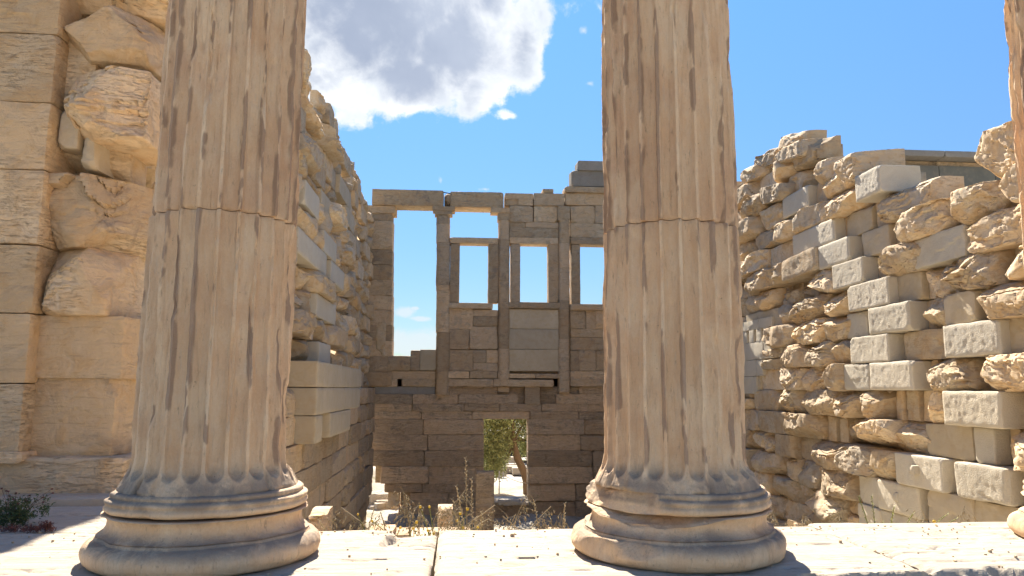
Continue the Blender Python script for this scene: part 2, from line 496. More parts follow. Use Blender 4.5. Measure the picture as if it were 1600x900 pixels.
M['colbase'] = column_mat('column_base_marble', (0.70, 0.48, 0.29), (0.77, 0.59, 0.395), (0.65, 0.42, 0.25), (0.36, 0.245, 0.17), 0.72)

def plain_mat(name, col, rough=0.8, var=0.25, scale=20, bump=0.0, trans=0.0):
    m = bpy.data.materials.new(name)
    m.use_nodes = True
    t = m.node_tree
    t.nodes.clear()
    g = NT(t)
    tc = g.n('ShaderNodeTexCoord')
    nz = g.noise(tc.outputs['Object'], scale, 4, 0.6)
    att = g.n('ShaderNodeAttribute', attribute_name='tint').outputs['Fac']
    k = g.math('ADD', 1 - var, g.math('MULTIPLY', g.math('ADD', nz, att), var))
    c = g.n('ShaderNodeVectorMath', {0: tuple(col), 'Scale': k}, operation='SCALE').outputs[0]
    ins = {'Base Color': c, 'Roughness': rough, 'Specular IOR Level': 0.3}
    if bump:
        ins['Normal'] = g.n('ShaderNodeBump', {'Height': nz, 'Strength': bump, 'Distance': 0.05}).outputs[0]
    bs = g.n('ShaderNodeBsdfPrincipled', ins)
    sh = bs.outputs[0]
    if trans:
        tr = g.n('ShaderNodeBsdfTranslucent', {'Color': c})
        sh = g.n('ShaderNodeMixShader', {0: trans, 1: sh, 2: tr.outputs[0]}).outputs[0]
    g.n('ShaderNodeOutputMaterial', {'Surface': sh})
    return m
M['leaf'] = plain_mat('olive_leaf', (0.24, 0.26, 0.11), 0.6, 0.6, 3, trans=0.3)
M['shrub'] = plain_mat('shrub_leaf', (0.07, 0.10, 0.04), 0.7, 0.6, 8, trans=0.2)
M['bark'] = plain_mat('olive_bark', (0.17, 0.12, 0.08), 0.9, 0.5, 14, bump=0.8)
M['straw'] = plain_mat('dry_straw', (0.33, 0.27, 0.17), 0.7, 0.4, 10, trans=0.3)
M['greenstem'] = plain_mat('green_stem', (0.22, 0.23, 0.08), 0.7, 0.5, 10, trans=0.3)
M['yellow'] = plain_mat('yellow_flower', (0.62, 0.46, 0.08), 0.7, 0.3, 10, trans=0.3)
M['sedum'] = plain_mat('reddish_sedum', (0.13, 0.055, 0.045), 0.7, 0.5, 20)
M['metal'] = plain_mat('dark_metal', (0.08, 0.08, 0.085), 0.5, 0.2)
M['post'] = plain_mat('post_paint', (0.32, 0.33, 0.33), 0.6, 0.2)
M['red'] = plain_mat('red_canvas', (0.62, 0.09, 0.03), 0.7, 0.2, trans=0.3)
M['car'] = plain_mat('dark_car_paint', (0.02, 0.022, 0.027), 0.25, 0.2)
M['white'] = plain_mat('white_paint', (0.7, 0.7, 0.68), 0.5, 0.1)
M['glass'] = plain_mat('car_glass', (0.03, 0.04, 0.05), 0.08, 0.1)
M['rubber'] = plain_mat('tyre_rubber', (0.02, 0.02, 0.02), 0.9, 0.1)

def ground_mat():
    m = bpy.data.materials.new('earth_and_gravel')
    m.use_nodes = True
    t = m.node_tree
    t.nodes.clear()
    g = NT(t)
    tc = g.n('ShaderNodeTexCoord')
    v = tc.outputs['Object']
    a = g.noise(v, 0.35, 6, 0.65, 0.5)
    b = g.noise(v, 5, 6, 0.7)
    c = g.mix(g.ramp(a, 0.42, 0.6), (0.50, 0.46, 0.39), (0.34, 0.29, 0.20))
    c = g.mix(g.math('MULTIPLY', g.ramp(b, 0.5, 0.62), 0.5), c, (0.40, 0.36, 0.30))
    c = g.mix(g.math('MULTIPLY', g.ramp(g.noise(v, 1.3, 5, 0.7), 0.58, 0.66), 0.6), c, (0.16, 0.15, 0.06))
    vo = g.n('ShaderNodeTexVoronoi', {'Vector': v, 'Scale': 22.0}).outputs['Distance']
    bp = g.n('ShaderNodeBump', {'Height': g.math('ADD', b, vo), 'Strength': 0.6, 'Distance': 0.05})
    bs = g.n('ShaderNodeBsdfPrincipled', {'Base Color': c, 'Roughness': 0.95, 'Normal': bp.outputs[0]})
    g.n('ShaderNodeOutputMaterial', {'Surface': bs.outputs[0]})
    return m
M['ground'] = ground_mat()

# ------------------------------------------------------------------ ground
def ground_z(x, y):
    def ss(a, b, t):
        t = np.clip((t - a) / (b - a), 0, 1)
        return t * t * (3 - 2 * t)
    pit = np.interp(y, [4.3, 6, 12, 15, 22, 26, 60], [-0.75, -0.95, -1.95, -2.5, -3.7, -3.12, -3.3])
    z = -0.88 + (pit + 0.88) * ss(3.2, 4.6, y)
    z = np.where(y > 60, -3.3 - (np.minimum(y, 400) - 60) * 0.03, z)
    side = ss(7.6, 9.5, x) + ss(-3.7, -5.5, x)
    z = z * (1 - np.clip(side, 0, 1)) + np.clip(side, 0, 1) * np.where(y > 24, z, np.interp(y, [3, 26], [-.9, -3.0]))
    return z
def build_ground():
    xs = np.unique(np.concatenate([np.linspace(-12, 14, 140), np.array([-900, -400, -200, -100, -60, -40, -28, -20, -15, 17, 22, 30, 45, 70, 120, 220, 450, 900])]))
    ys = np.unique(np.concatenate([np.linspace(-6, 45, 240), np.array([-900, -400, -150, -60, -25, -12, 52, 60, 75, 100, 140, 220, 400, 900, 1500])]))
    X, Y = np.meshgrid(xs, ys)
    P = np.stack([X.ravel(), Y.ravel(), np.zeros(X.size)], 1)
    z = ground_z(P[:, 0], P[:, 1])
    near = (np.abs(P[:, 0]) < 14) & (P[:, 1] > -6) & (P[:, 1] < 45)
    z = z + (fbm(P * 0.7, 5, 4) * 0.07 + fbm(P * 3, 8, 3) * 0.02) * near
    P[:, 2] = z
    nx, ny = len(xs), len(ys)
    i = np.arange(nx - 1)[None, :] + np.arange(ny - 1)[:, None] * nx
    i = i.ravel()
    ms = Mesh()
    ms.add(P, np.stack([i, i + 1, i + nx + 1, i + nx], 1))
    o = ms.build('ground', M['ground'], angle=180)
    tag(o, kind='structure')
build_ground()

# ------------------------------------------------------------------ porch floor: slabs of pale marble
COLY, CX = 3.547, (-1.119, 1.046, 3.36)
def slab(x0, x1, y0, y1, z0, z1, seed, cell=0.02, dents=(), rough=1.0, notch=None):
    nx, ny = int((x1 - x0) / cell), int((y1 - y0) / cell)
    G, Fq = boxgrid(max(2, nx), max(2, ny), 8)
    h = np.array([x1 - x0, y1 - y0, z1 - z0]) / 2
    c = np.array([x0 + x1, y0 + y1, z0 + z1]) / 2
    q = G
    p = q * h + c
    top = np.clip((q[:, 2] + 1) / 2, 0, 1)
    # worn edges
    ex = h[0] - np.abs(q[:, 0] * h[0]); ey = h[1] - np.abs(q[:, 1] * h[1])
    w = p * 1.0 + seed
    ed = np.minimum(ex, ey)
    wear = 0.018 * rough * (0.6 + 0.8 * np.abs(fbm(w * 3, 4, 3)))
    p[:, 2] -= (np.clip(1 - ed / 0.05, 0, 1) ** 2) * wear * (q[:, 2] > 0.99)
    sx = np.sign(q[:, 0]) * (np.abs(q[:, 0]) > 0.999); sy = np.sign(q[:, 1]) * (np.abs(q[:, 1]) > 0.999)
    jag = 0.001 + 0.010 * rough * np.clip(fbm(w * 4, 5, 4), 0, 1)
    p[:, 0] -= sx * jag; p[:, 1] -= sy * jag
    t3 = w * np.array([1.2, 9, 1.0])
    ridg = fbm(t3, 7, 4)
    p[:, 2] += (0.004 * ridg + 0.004 * fbm(w * 2.2, 2, 3) - 0.010 * (np.abs(ridg) < 0.03)) * (q[:, 2] > 0.99)
    for (dx, dy, rx, ry, dep) in dents:
        rr = ((p[:, 0] - dx) / rx) ** 2 + ((p[:, 1] - dy) / ry) ** 2
        rr = rr * (1 + 0.35 * fbm(w * 14, 3, 2))
        p[:, 2] -= dep * np.clip(1.25 - rr, 0, 1) ** 0.5 * (q[:, 2] > 0.99)
    if notch:
        nx0, nx1, ny0, ny1, dep = notch
        dd = np.minimum(np.minimum(p[:, 0] - nx0, nx1 - p[:, 0]), np.minimum(p[:, 1] - ny0, ny1 - p[:, 1])) + 0.03 * fbm(w * 7, 3, 3)
        kk = np.clip(dd / 0.02, 0, 1)
        p[:, 2] -= dep * kk * (q[:, 2] > 0.99) * (0.8 + .25 * fbm(w * 9, 6, 3))
    return p, Fq

def px2(px, py): 
    v = wp(px, py, 2, 0.0)
    return v[0], v[1]
def build_floor():
    ms = Mesh()
    yf, yb = 2.94, 4.12
    jl = px2(680, 860)[0]
    jr0 = px2(1385, 865)[0]
    d1 = px2(555, 877); d2 = px2(600, 873); d3 = px2(797, 882); d4 = px2(825, 872)
    a = (px2(598, 850)[0], px2(683, 850)[0] + .03, 3.68, 4.3, 0.045)
    sl = [(-2.55, jl - .004, yf, yb, 0, (( d1[0], d1[1], .07, .018, .012), (d2[0] - .01, d2[1], .03, .012, .03)), a),
          (jl + .004, jr0 - .004, yf, yb, 0.0, ((d3[0], d3[1], .055, .03, .012), (d4[0], d4[1], .03, .01, .05)), None),
          (jr0 + .004, 4.6, yf + .02, yb + .10, 0.0, (), None), (4.608, 7.2, yf, yb, 0, (), None), (-5.2, -2.558, yf, yb - .25, 0, (), None)]
    for i, (x0, x1, y0, y1, dz, de, nt) in enumerate(sl):
        v, f = slab(x0, x1, y0, y1, -0.30 + dz, dz, i * 7.3 + 2, 0.016 if i < 3 else .03, de, 1.0, nt)
        # broken front edge under and beside the middle column
        w = v * 1.0
        w1d = w * np.array([1.0, 0.0, 0.0])
        reg = np.clip((v[:, 0] - 1.15) / 0.25, 0, 1)
        ed = reg * (0.10 + 0.07 * np.clip(fbm(w1d * 2.3, 21, 4), -1, 1) + 0.05 * fbm(w * 9, 22, 3) + (.05 if i == 2 else .08)) - .02
        k = np.clip((y0 + ed - v[:, 1]) / 0.025, 0, 1) * reg
        shelf = 0.05 + 0.05 * fbm(w * np.array([4, 8, 1]), 24, 4) + 0.35 * np.clip(y0 + ed - v[:, 1], 0, .3)
        if i in (1, 2): v[:, 2] -= k * np.clip(shelf, 0.008, .2) * (v[:, 2] > -0.1)
        ms.add(v, f, [0.4, 0.62, 0.5, 0.55, 0.3][i])
    # porch paving that runs back to the cross wall on the left
    xl = -2.35
    for i, (x0, x1, y0, y1, z) in enumerate([(-5.2, -3.0, 3.885, 4.7, -0.004), (-2.99, -1.92, 4.13, 4.72, -0.012), (-5.2, -2.78, 4.708, 5.0, -0.002), (-2.77, -2.02, 4.73, 5.02, -.006),
                                            (-2.99, -2.56, 3.885, 4.122, 0.0), (-5.2, -3.0, 5.008, 5.75, 0.05), (-2.99, -2.10, 5.028, 5.80, 0.045)]):
        v, f = slab(x0, x1, y0, y1, -0.3, z, i * 3.3 + 40, 0.025)
        ms.add(v, f, 0.3 + 0.05 * i)
    o = ms.build('porch_pavement', M['floor'], angle=50)
    tag(o, kind='structure')
    # steps under the front edge
    ms = Mesh()
    for j, (y0, y1, z1) in enumerate(((2.55, 2.97, -0.302), (2.15, 2.6, -0.602))):
        x = -6.0
        k = 0
        while x < 8:
            L = 1.9 + 0.3 * ((k * 7 + j * 3) % 3)
            v, f = slab(x, x + L - .008, y0, y1, z1 - 0.3, z1, x + j * 9, 0.05)
            ms.add(v, f, random.random()); x += L; k += 1
    o = ms.build('porch_steps', M['floor'], angle=50)
    tag(o, kind='structure')
    # footing blocks that carry the inner edge of the floor
    ms = Mesh()
    x = -3.6; k = 0
    while x < 6.9:
        L = 0.9 + 0.5 * random.random()
        add_stone(ms, x, x + L, -1.3, -0.31, 3.6, 4.02 + 0.12 * random.random(), 'E', 'W', 900 + k, 0.07)
        x += L; k += 1
    o = ms.build('porch_footing', M['old'])
    tag(o, kind='structure')
build_floor()

ms = Mesh()
rs_ = np.random.RandomState(3)
for i in range(420):
    x, y = rs_.uniform(-2.4, 4.5), rs_.uniform(3.1, 4.1)
    if rs_.rand() < .4: y = 4.0 + rs_.normal(0, .06)
    r_ = rs_.uniform(.0015, .006) * (1.8 if rs_.rand() < .06 else 1)
    G, Fq = boxgrid(2, 2, 2)
    ms.add(G / np.linalg.norm(G + 1e-9, axis=1)[:, None] ** .5 * r_ * rs_.uniform(.6, 1.3, 3) + np.array([x, y, r_ * .5]), Fq, rs_.rand())
tag(ms.build('grit', M['old']), 'scattered fine grit and stone crumbs on the pale floor slabs', 'grit', kind='stuff')

# ------------------------------------------------------------------ Ionic columns
NFL = 24
def shaft_mesh(cx, cy, z0, z1, r0, r1, seed, ero, bottom=False, cz=0.012, phase=0.0, smoothbit=None):
    nt = NFL * 24
    nz = int((z1 - z0) / cz)
    th = np.linspace(0, 2 * math.pi, nt, endpoint=False)
    zz = np.linspace(z0, z1, nz + 1)
    if bottom:
        zz = np.unique(np.concatenate([np.linspace(z0, z0 + 0.16, 26), np.linspace(z0 + 0.16, z1, nz)]))
    T, Z = np.meshgrid(th, zz)
    T = T.ravel(); Z = Z.ravel()
    Rr = r0 + (r1 - r0) * (Z - 0.3) / 6.0
    u = ((T / (2 * math.pi) * NFL + phase) % 1.0) - 0.5
    half = 0.40
    k = np.clip(1 - (u / half) ** 2, 0, None)
    flute = 0.043 * np.sqrt(k)
    P = np.stack([Rr * np.cos(T), Rr * np.sin(T), Z], 1)
    if bottom:
        # rounded lower ends of the flutes and the flare under them
        zb = z0 + 0.055
        end = np.clip((Z - zb) / 0.045, 0, 1)
        lim = np.sqrt(np.clip(1 - (1 - end) ** 2, 0, 1))
        inside = np.abs(u) < half * lim
        flute = np.where(inside, 0.043 * np.sqrt(np.clip(1 - (u / (half * np.maximum(lim, 1e-3))) ** 2, 0, None)) * np.clip(lim * 1.2, 0, 1), 0)
        fl = np.clip(1 - (Z - z0) / 0.17, 0, 1)
        Rr = Rr + 0.052 * fl ** 2.2
    w = P + seed * 5.1
    vert = w * np.array([7, 7, 1.1])
    e1 = fbm(vert, 3, 4)
    e2 = fbm(w * np.array([16, 16, 4.5]), 5, 4)
    e3 = fbm(w * np.array([3, 3, 1.5]), 9, 3)
    arr = np.clip((np.abs(u) - 0.30) / 0.14, 0, 1)                  # on and next to the arris
    chip = np.clip(e1 * 0.9 + e2 * 0.5 + ero, 0, 1.2) * arr
    r = Rr - flute - 0.026 * chip * (.6 + .8 * np.clip(e2 + .3, 0, 1))
    # deeper lost patches where flutes have gone
    lost = np.clip(e3 * 1.2 - 0.55 + ero * 0.5, 0, 1)
    r = r * (1 - lost * 0.5) + (Rr - 0.022 + 0.003 * e2) * lost * 0.5
    r += 0.0035 * e2 + 0.002 * fbm(w * 24, 8, 3) + 0.003 * e3
    crack = np.abs(fbm(w * np.array([16, 16, 0.4]), 31, 2))
    ck = np.clip(1 - crack * 14, 0, 1) * np.clip(ero + 0.35, 0, 1)
    r -= 0.007 * ck
    # nicks at the drum joints
    for zj in (z0, z1):
        r -= np.clip(1 - np.abs(Z - zj) / 0.012, 0, 1) * (0.004 + 0.014 * np.clip(e2, 0, 1))
    arw = np.clip((np.abs(u + .07 * e2) - 0.35) / 0.08, 0, 1)
    side = np.clip(1 - np.abs(np.abs(u) - .385) / .05, 0, 1)  # flute edges tinted darker throughout: painted shade that sets the flutes off
    wear = np.clip(0.46 + 0.12 * side * np.clip(.7 + e2, 0, 1) + 0.6 * arw * np.clip(fbm(w * np.array([12, 12, 3.0]), 23, 5, .65) * 2.2 + fbm(w * np.array([3, 3, .6]), 29, 2) * 1.2 - .30 + .5 * e2 + ero * 1.1, 0, 1) + 0.25 * ck, 0.46, 1)
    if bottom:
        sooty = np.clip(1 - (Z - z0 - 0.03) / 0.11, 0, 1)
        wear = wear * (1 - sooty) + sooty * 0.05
    P = np.stack([r * np.cos(T) + cx, r * np.sin(T) + cy, Z], 1)
    nr = len(zz)
    i = (np.arange(nt)[None, :] + np.arange(nr - 1)[:, None] * nt).ravel()
    j = ((np.arange(nt)[None, :] + 1) % nt + np.arange(nr - 1)[:, None] * nt).ravel()
    Fq = np.stack([i, j, j + nt, i + nt], 1)
    ms = Mesh()
    ms.add(P, Fq, wear)
    for row, sgn in ((0, -1), (nr - 1, 1)):
        ring = P[row * nt:(row + 1) * nt]
        c = ring.mean(0)[None, :]
        tri = np.array([(k_, (k_ + 1) % nt, nt) if sgn > 0 else ((k_ + 1) % nt, k_, nt) for k_ in range(nt)])
        ms.add(np.concatenate([ring, c]), tri, 0.5)
    return ms

def lathe(cx, cy, prof, seed, amp=0.004, soot=None, chips=(), nt=300):
    prof = np.array(prof, float)
    # resample the profile
    seg = np.linalg.norm(np.diff(prof, axis=0), axis=1)
    s = np.concatenate([[0], np.cumsum(seg)])
    n = int(s[-1] / 0.006) + 2
    ss = np.linspace(0, s[-1], n)
    rr = np.interp(ss, s, prof[:, 0]); zz = np.interp(ss, s, prof[:, 1])
    th = np.linspace(0, 2 * math.pi, nt, endpoint=False)
    T, I = np.meshgrid(th, np.arange(n))
    T = T.ravel(); I = I.ravel()
    r = rr[I]; z = zz[I]
    P = np.stack([r * np.cos(T), r * np.sin(T), z], 1)
    w = P + seed * 4.3
    e = fbm(w * 5, 2, 4)
    e2 = fbm(w * 18, 4, 3)
    r = r + amp * e + 0.0022 * e2 - 0.022 * np.clip(fbm(w * 4.5, 12, 4) - 0.30, 0, 1)
    z = z + 0.004 * fbm(w * 2.5, 7, 3) * (z > 0.02) * (z < prof[:, 1].max() - .01)
    P = np.stack([r * np.cos(T), r * np.sin(T), z], 1)
    for (ang, el, lim) in chips:
        nrm = np.array([math.cos(ang) * math.cos(el), math.sin(ang) * math.cos(el), math.sin(el)])
        d = P @ nrm + 0.008 * fbm(w * 9, 15, 4)
        P -= np.outer(np.clip(d - lim, 0, None) * 0.97, nrm)
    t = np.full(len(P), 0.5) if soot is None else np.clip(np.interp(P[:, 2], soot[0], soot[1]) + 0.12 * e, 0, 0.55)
    P = P + np.array([cx, cy, 0])
    i = (np.arange(nt)[None, :] + np.arange(n - 1)[:, None] * nt).ravel()
    j = ((np.arange(nt)[None, :] + 1) % nt + np.arange(n - 1)[:, None] * nt).ravel()
    return P, np.stack([i, j, j + nt, i + nt], 1), t

def arc(cx, cz, rx, rz, a0, a1, n=10):
    return [(cx + rx * math.cos(R(a0 + (a1 - a0) * k / n)), cz + rz * math.sin(R(a0 + (a1 - a0) * k / n))) for k in range(n + 1)]

def column(i, cx, cy, label, ero, chipsL, chipsU, phase, seed):
    root = empty('ionic_column', (cx, cy, 0), label, 'column', 'marble columns of the porch')
    root['_o'] = (cx, cy, 0.0)
    low = [(0.30, 0.0), (0.455, 0.0)] + arc(0.452, 0.053, 0.053, 0.053, -88, 88, 14) + [(0.452, 0.107), (0.449, 0.118), (0.436, 0.122)] + \
          arc(0.470, 0.172, 0.063, 0.052, 252, 128, 12) + [(0.437, 0.206), (0.434, 0.212), (0.30, 0.212)]
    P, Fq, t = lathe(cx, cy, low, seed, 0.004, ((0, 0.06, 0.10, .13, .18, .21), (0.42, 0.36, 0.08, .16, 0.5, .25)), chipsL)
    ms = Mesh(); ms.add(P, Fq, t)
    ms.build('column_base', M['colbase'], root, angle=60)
    up = [(0.30, 0.217), (0.405, 0.217)] + arc(0.400, 0.238, 0.030, 0.020, -80, 40, 6) + [(0.424, 0.252), (0.421, 0.255)] + \
         arc(0.405, 0.268, 0.024, 0.013, -40, 60, 5) + [(0.408, 0.281), (0.404, 0.284)] + arc(0.390, 0.294, 0.018, 0.012, -30, 85, 5) + [(0.30, 0.306)]
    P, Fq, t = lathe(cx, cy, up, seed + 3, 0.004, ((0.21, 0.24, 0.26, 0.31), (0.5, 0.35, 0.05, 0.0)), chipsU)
    ms = Mesh(); ms.add(P, Fq, t)
    ms.build('upper_torus', M['colbase'], root, angle=60)
    zj = 1.525
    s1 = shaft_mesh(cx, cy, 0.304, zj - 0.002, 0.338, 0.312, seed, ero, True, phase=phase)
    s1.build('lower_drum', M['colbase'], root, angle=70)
    s2 = shaft_mesh(cx, cy, zj + 0.002, 3.4, 0.338, 0.312, seed + 11, ero + 0.12, phase=phase)
    s2.build('upper_drum', M['col'], root, angle=70)
    s3 = shaft_mesh(cx, cy, 3.404, 6.2, 0.338, 0.312, seed + 17, ero, cz=0.05, phase=phase)
    s3.build('top_drum', M['col'], root, angle=70)
    return root
column(0, CX[0], COLY, 'fluted marble column left of the centre gap, its arrises cracked and dark streaked', 0.22, (), (), 0.2, 1)
column(1, CX[1], COLY, 'fluted marble column right of the centre gap, its base chipped on the left side', 0.06,
       ((R(232), R(38), 0.43), (R(214), R(10), 0.487), (R(236), R(66), 0.315)), ((R(215), R(14), 0.412), (R(196), R(32), 0.452)), 0.55, 2)
column(2, CX[2], COLY + 0.03, 'fluted marble column cut off by the right edge of the picture', -0.02,
       ((R(205), R(35), 0.45), (R(190), R(20), 0.475)), ((R(200), R(15), 0.41),), 0.4, 5)

# ------------------------------------------------------------------ north wall (right): courses of eroded lumps and new blocks
XW = 7.0
CH = 0.0665 * XW
def crs(k): return EYE + CH * k * (0.955 if k > 0 else 1.0)
def ypx(px, k, X):
    """distance along the wall of the stone edge seen at photo column px, at course k"""
    z = crs(k + 0.5)
    lo, hi = 2.0, 60.0
    for _ in range(40):
        m = (lo + hi) / 2
        v = np.array([X, m, z]) - EYEP
        x = 800 + F_PX * (v @ rgt) / (v @ fwd)
        if (x > px) == (X > 0): lo = m
        else: hi = m
    return m

def build_north_wall():
    root = empty('north_wall', (XW + 0.3, 15, -3), 'long sunlit right-hand wall of eroded lumpy stones and pale new blocks', 'wall', None)
    # (course, px near... px0 < px1, type, projection, extra height in courses)
    spec = [
        (8, 1222, 1262, 'A', .22), (7.9, 1306, 1350, 'R', .38, .12, .05), (7, 1335, 1374, 'A', .40), (7, 1283, 1335, 'R', .30),
        (6, 1238, 1303, 'A', .25), (6, 1366, 1436, 'R', .34), (6, 1506, 1612, 'R', .42, .3, .1), (6, 1322, 1362, 'F', .1), (6, 1612, 1720, 'R', .4),
        (5, 1278, 1326, 'A', .28), (5, 1390, 1474, 'R', .36), (5, 1472, 1556, 'R', .34), (5, 1556, 1640, 'R', .42), (5, 1346, 1390, 'F', .14),
        (4, 1300, 1348, 'A', .30), (4, 1362, 1430, 'R', .34), (4, 1427, 1506, 'W', .26), (4, 1504, 1640, 'R', .42), (4, 1258, 1298, 'R', .30),
        (3, 1324, 1388, 'A', .31), (3, 1402, 1440, 'F', .15), (3, 1440, 1468, 'R', .25), (3, 1466, 1545, 'R', .38), (3, 1545, 1568, 'F', .18), (3, 1568, 1660, 'R', .36),
        (3, 1224, 1284, 'R', .30), (3, 1284, 1322, 'R', .3), (3, 1165, 1222, 'F', .10),
        (2, 1356, 1420, 'A', .32), (2, 1435, 1474, 'R', .30), (2, 1474, 1522, 'F', .28), (2, 1520, 1660, 'R', .42), (2, 1282, 1322, 'R', .3), (2, 1232, 1282, 'R', .32), (2, 1322, 1355, 'W', .2),
        (2, 1165, 1200, 'F', .10),
        (1, 1328, 1388, 'A', .32), (1, 1412, 1473, 'W', .18), (1, 1473, 1562, 'A', .34), (1, 1571, 1660, 'F', .20), (1, 1252, 1296, 'R', .34), (1, 1296, 1328, 'R', .28), (1, 1212, 1252, 'R', .34),
        (1, 1165, 1190, 'F', .10),
        (0, 1358, 1425, 'A', .33), (0, 1440, 1516, 'R', .30), (0, 1516, 1660, 'R', .38), (0, 1318, 1358, 'W', .32), (0, 1284, 1318, 'R', .4), (0, 1250, 1284, 'R', .25), (0, 1208, 1250, 'R', .36),
        (0, 1165, 1188, 'F', .10),
        (-1, 1472, 1564, 'A', .36), (-1, 1436, 1472, 'R', .28), (-1, 1335, 1378, 'R', .34), (-1, 1295, 1335, 'R', .34), (-1, 1246, 1295, 'R', .40), (-1, 1586, 1680, 'R', .36), (-1, 1206, 1246, 'R', .3),
        (-1, 1378, 1391, 'W', .12), (-1, 1400, 1410, 'W', .15), (-1, 1416, 1436, 'W', .1),
        (-2, 1447, 1522, 'F', .18), (-2, 1522, 1554, 'A', .24), (-2, 1557, 1680, 'R', .36), (-2, 1385, 1447, 'R', .26), (-2, 1325, 1385, 'R', .42), (-2, 1275, 1286, 'W', .1), (-2, 1294, 1306, 'W', .12),
        (-2, 1312, 1325, 'W', .1), (-2, 1222, 1275, 'R', .3),
        (-3, 1398, 1472, 'A', .34), (-3, 1490, 1575, 'W', .34), (-3, 1350, 1398, 'R', .36), (-3, 1302, 1350, 'R', .42), (-3, 1256, 1302, 'R', .38), (-3, 1592, 1700, 'R', .36),
        (-4, 1342, 1372, 'W', .26), (-4, 1370, 1436, 'A', .30), (-4, 1448, 1520, 'F', .26), (-4, 1520, 1640, 'F', .24), (-4, 1270, 1330, 'R', .38),
        (-5, 1340, 1374, 'W', .3), (-5, 1374, 1480, 'W', .26), (-5, 1480, 1620, 'W', .2), (-5, 1256, 1304, 'R', .42),
    ]
    top = [(1100, 12), (1165, 11.7), (1236, 11.6), (1256, 11.4), (1290, 9.6), (1335, 8.3), (1395, 8), (1432, 7), (1450, 6.2), (1475, 5.9), (1505, 6), (1560, 6.4), (1700, 6.6), (1900, 6.5)]
    def topk(px): return np.interp(px, [t[0] for t in top], [t[1] for t in top])
    rest = Mesh()
    core = Mesh()
    Y0, Y1 = 7.2, 24.6
    for k in range(-9, 13):
        used = []
        for s in [s for s in spec if math.floor(s[0]) == k]:
            ks, p0, p1, ty, pr = s[:5]
            X = XW - pr
            ya, yb = ypx(p1, k, X), ypx(p0, k, X)
            used.append((ya, yb))
            cell = 0.026 if ya < 13.5 else 0.036
            dh = s[5] * CH if len(s) > 5 else 0
            tl = s[6] if len(s) > 6 else 0.0
            seed = random.randint(1, 9999)
            if ty == 'R':
                ms = Mesh()
                add_stone(ms, ya - .02, yb + .02, crs(ks) - .01, crs(ks + 1) + dh + .01, X - .05, XW + 0.35, 'S', 'R', seed, cell, tilt=tl)
                ms.build('weathered_stone', M['old'], root, angle=28)
            elif ty == 'W':
                ms = Mesh()
                add_stone(ms, ya, yb, crs(ks), crs(ks + 1), X, XW + 0.3, 'S', 'W', seed, cell)
                ms.build('worn_block', M['old'] if pr < .2 else M['new'], root, angle=28)
            elif ty == 'A':
                ms = Mesh()
                add_stone(ms, ya, yb, crs(ks), crs(ks + 1), X, XW + 0.3, 'S', 'A', seed, 0.02, gap=0.003)
                o = ms.build('new_block', M['new'], root, angle=35)
                if (k, p0) in ((-3, 1398), (-4, 1370)):
                    b = Mesh()
                    ym, zm = (ya + yb) / 2 + .02, crs(k + .55)
                    add_stone(b, ym - .07, ym + .07, zm - .07, zm + .07, X - (.085 if k == -3 else .03), X + .05, 'S', 'A', 3, .03)
                    bo = b.build('lifting_boss', M['new'], None, angle=35)
                    bo.parent = o; bo.matrix_parent_inverse = Matrix.Translation(-Vector(root.location))
            else:
                ms = Mesh()
                add_stone(ms, ya, yb, crs(ks), crs(ks + 1), X, XW + 0.3, 'S', 'W', seed, cell * 1.2)
                ms.build('infill_slab', M['smooth'], root, angle=28)
        # fill the rest of the course
        used.sort()
        y = Y0 + 0.4 * random.random()
        gaps = []
        cur = Y0
        for a, b in used:
            if a > cur + 0.06: gaps.append((cur, a))
            cur = max(cur, b)
        if cur < Y1: gaps.append((cur, Y1))
        for a, b in gaps:
            y = a
            while y < b - 0.05:
                L = random.uniform(0.75, 1.6)
                if b - (y + L) < 0.35: L = b - y
                xm = proj_px(XW, y + L / 2, crs(k + .5))
                if k + 0.6 < min(topk(xm), topk(proj_px(XW - .3, y, crs(k))) + .5):
                    far = y > 17.6
                    pr = random.choice((0.0, .08, .14, .2, .27, .34)) if not far else random.choice((0, .05, .1))
                    if (xm > 1375 and xm < 1447 and k in (-1,)) or (1275 < xm < 1330 and k == -2): pr = -.12
                    kind = 'R' if random.random() < (.9 if not far else .4) else 'W'
                    if L < .5: pr, kind = min(pr, .04), 'W'
                    # some courses are split into two thin layers of stone
                    if kind == 'R' and random.random() < .22 and L < 1.3:
                        zc = crs(k) + CH * random.uniform(.4, .6)
                        add_stone(rest, y, y + L, crs(k), zc, XW - pr, XW + .3, 'S', kind, random.randint(1, 9999), 0.045)
                        add_stone(rest, y, y + L, zc, crs(k + 1), XW - pr + random.uniform(-.1, .12), XW + .3, 'S', kind, random.randint(1, 9999), 0.045)
                    else:
                        add_stone(rest, y, y + L, crs(k), crs(k + 1) + .01, XW - pr, XW + .3, 'S', kind, random.randint(1, 9999), 0.045,
                                  tilt=random.uniform(-.05, .05) if k > 4 else 0)
                y += L
        # core
        y = Y0
        while y < Y1:
            xm = proj_px(XW, y + .25, crs(k + .5))
            if k + 0.7 < topk(xm) - .2:
                add_box(core, XW + .16, XW + .62, y, y + .5, crs(k), crs(k + 1))
            y += .5
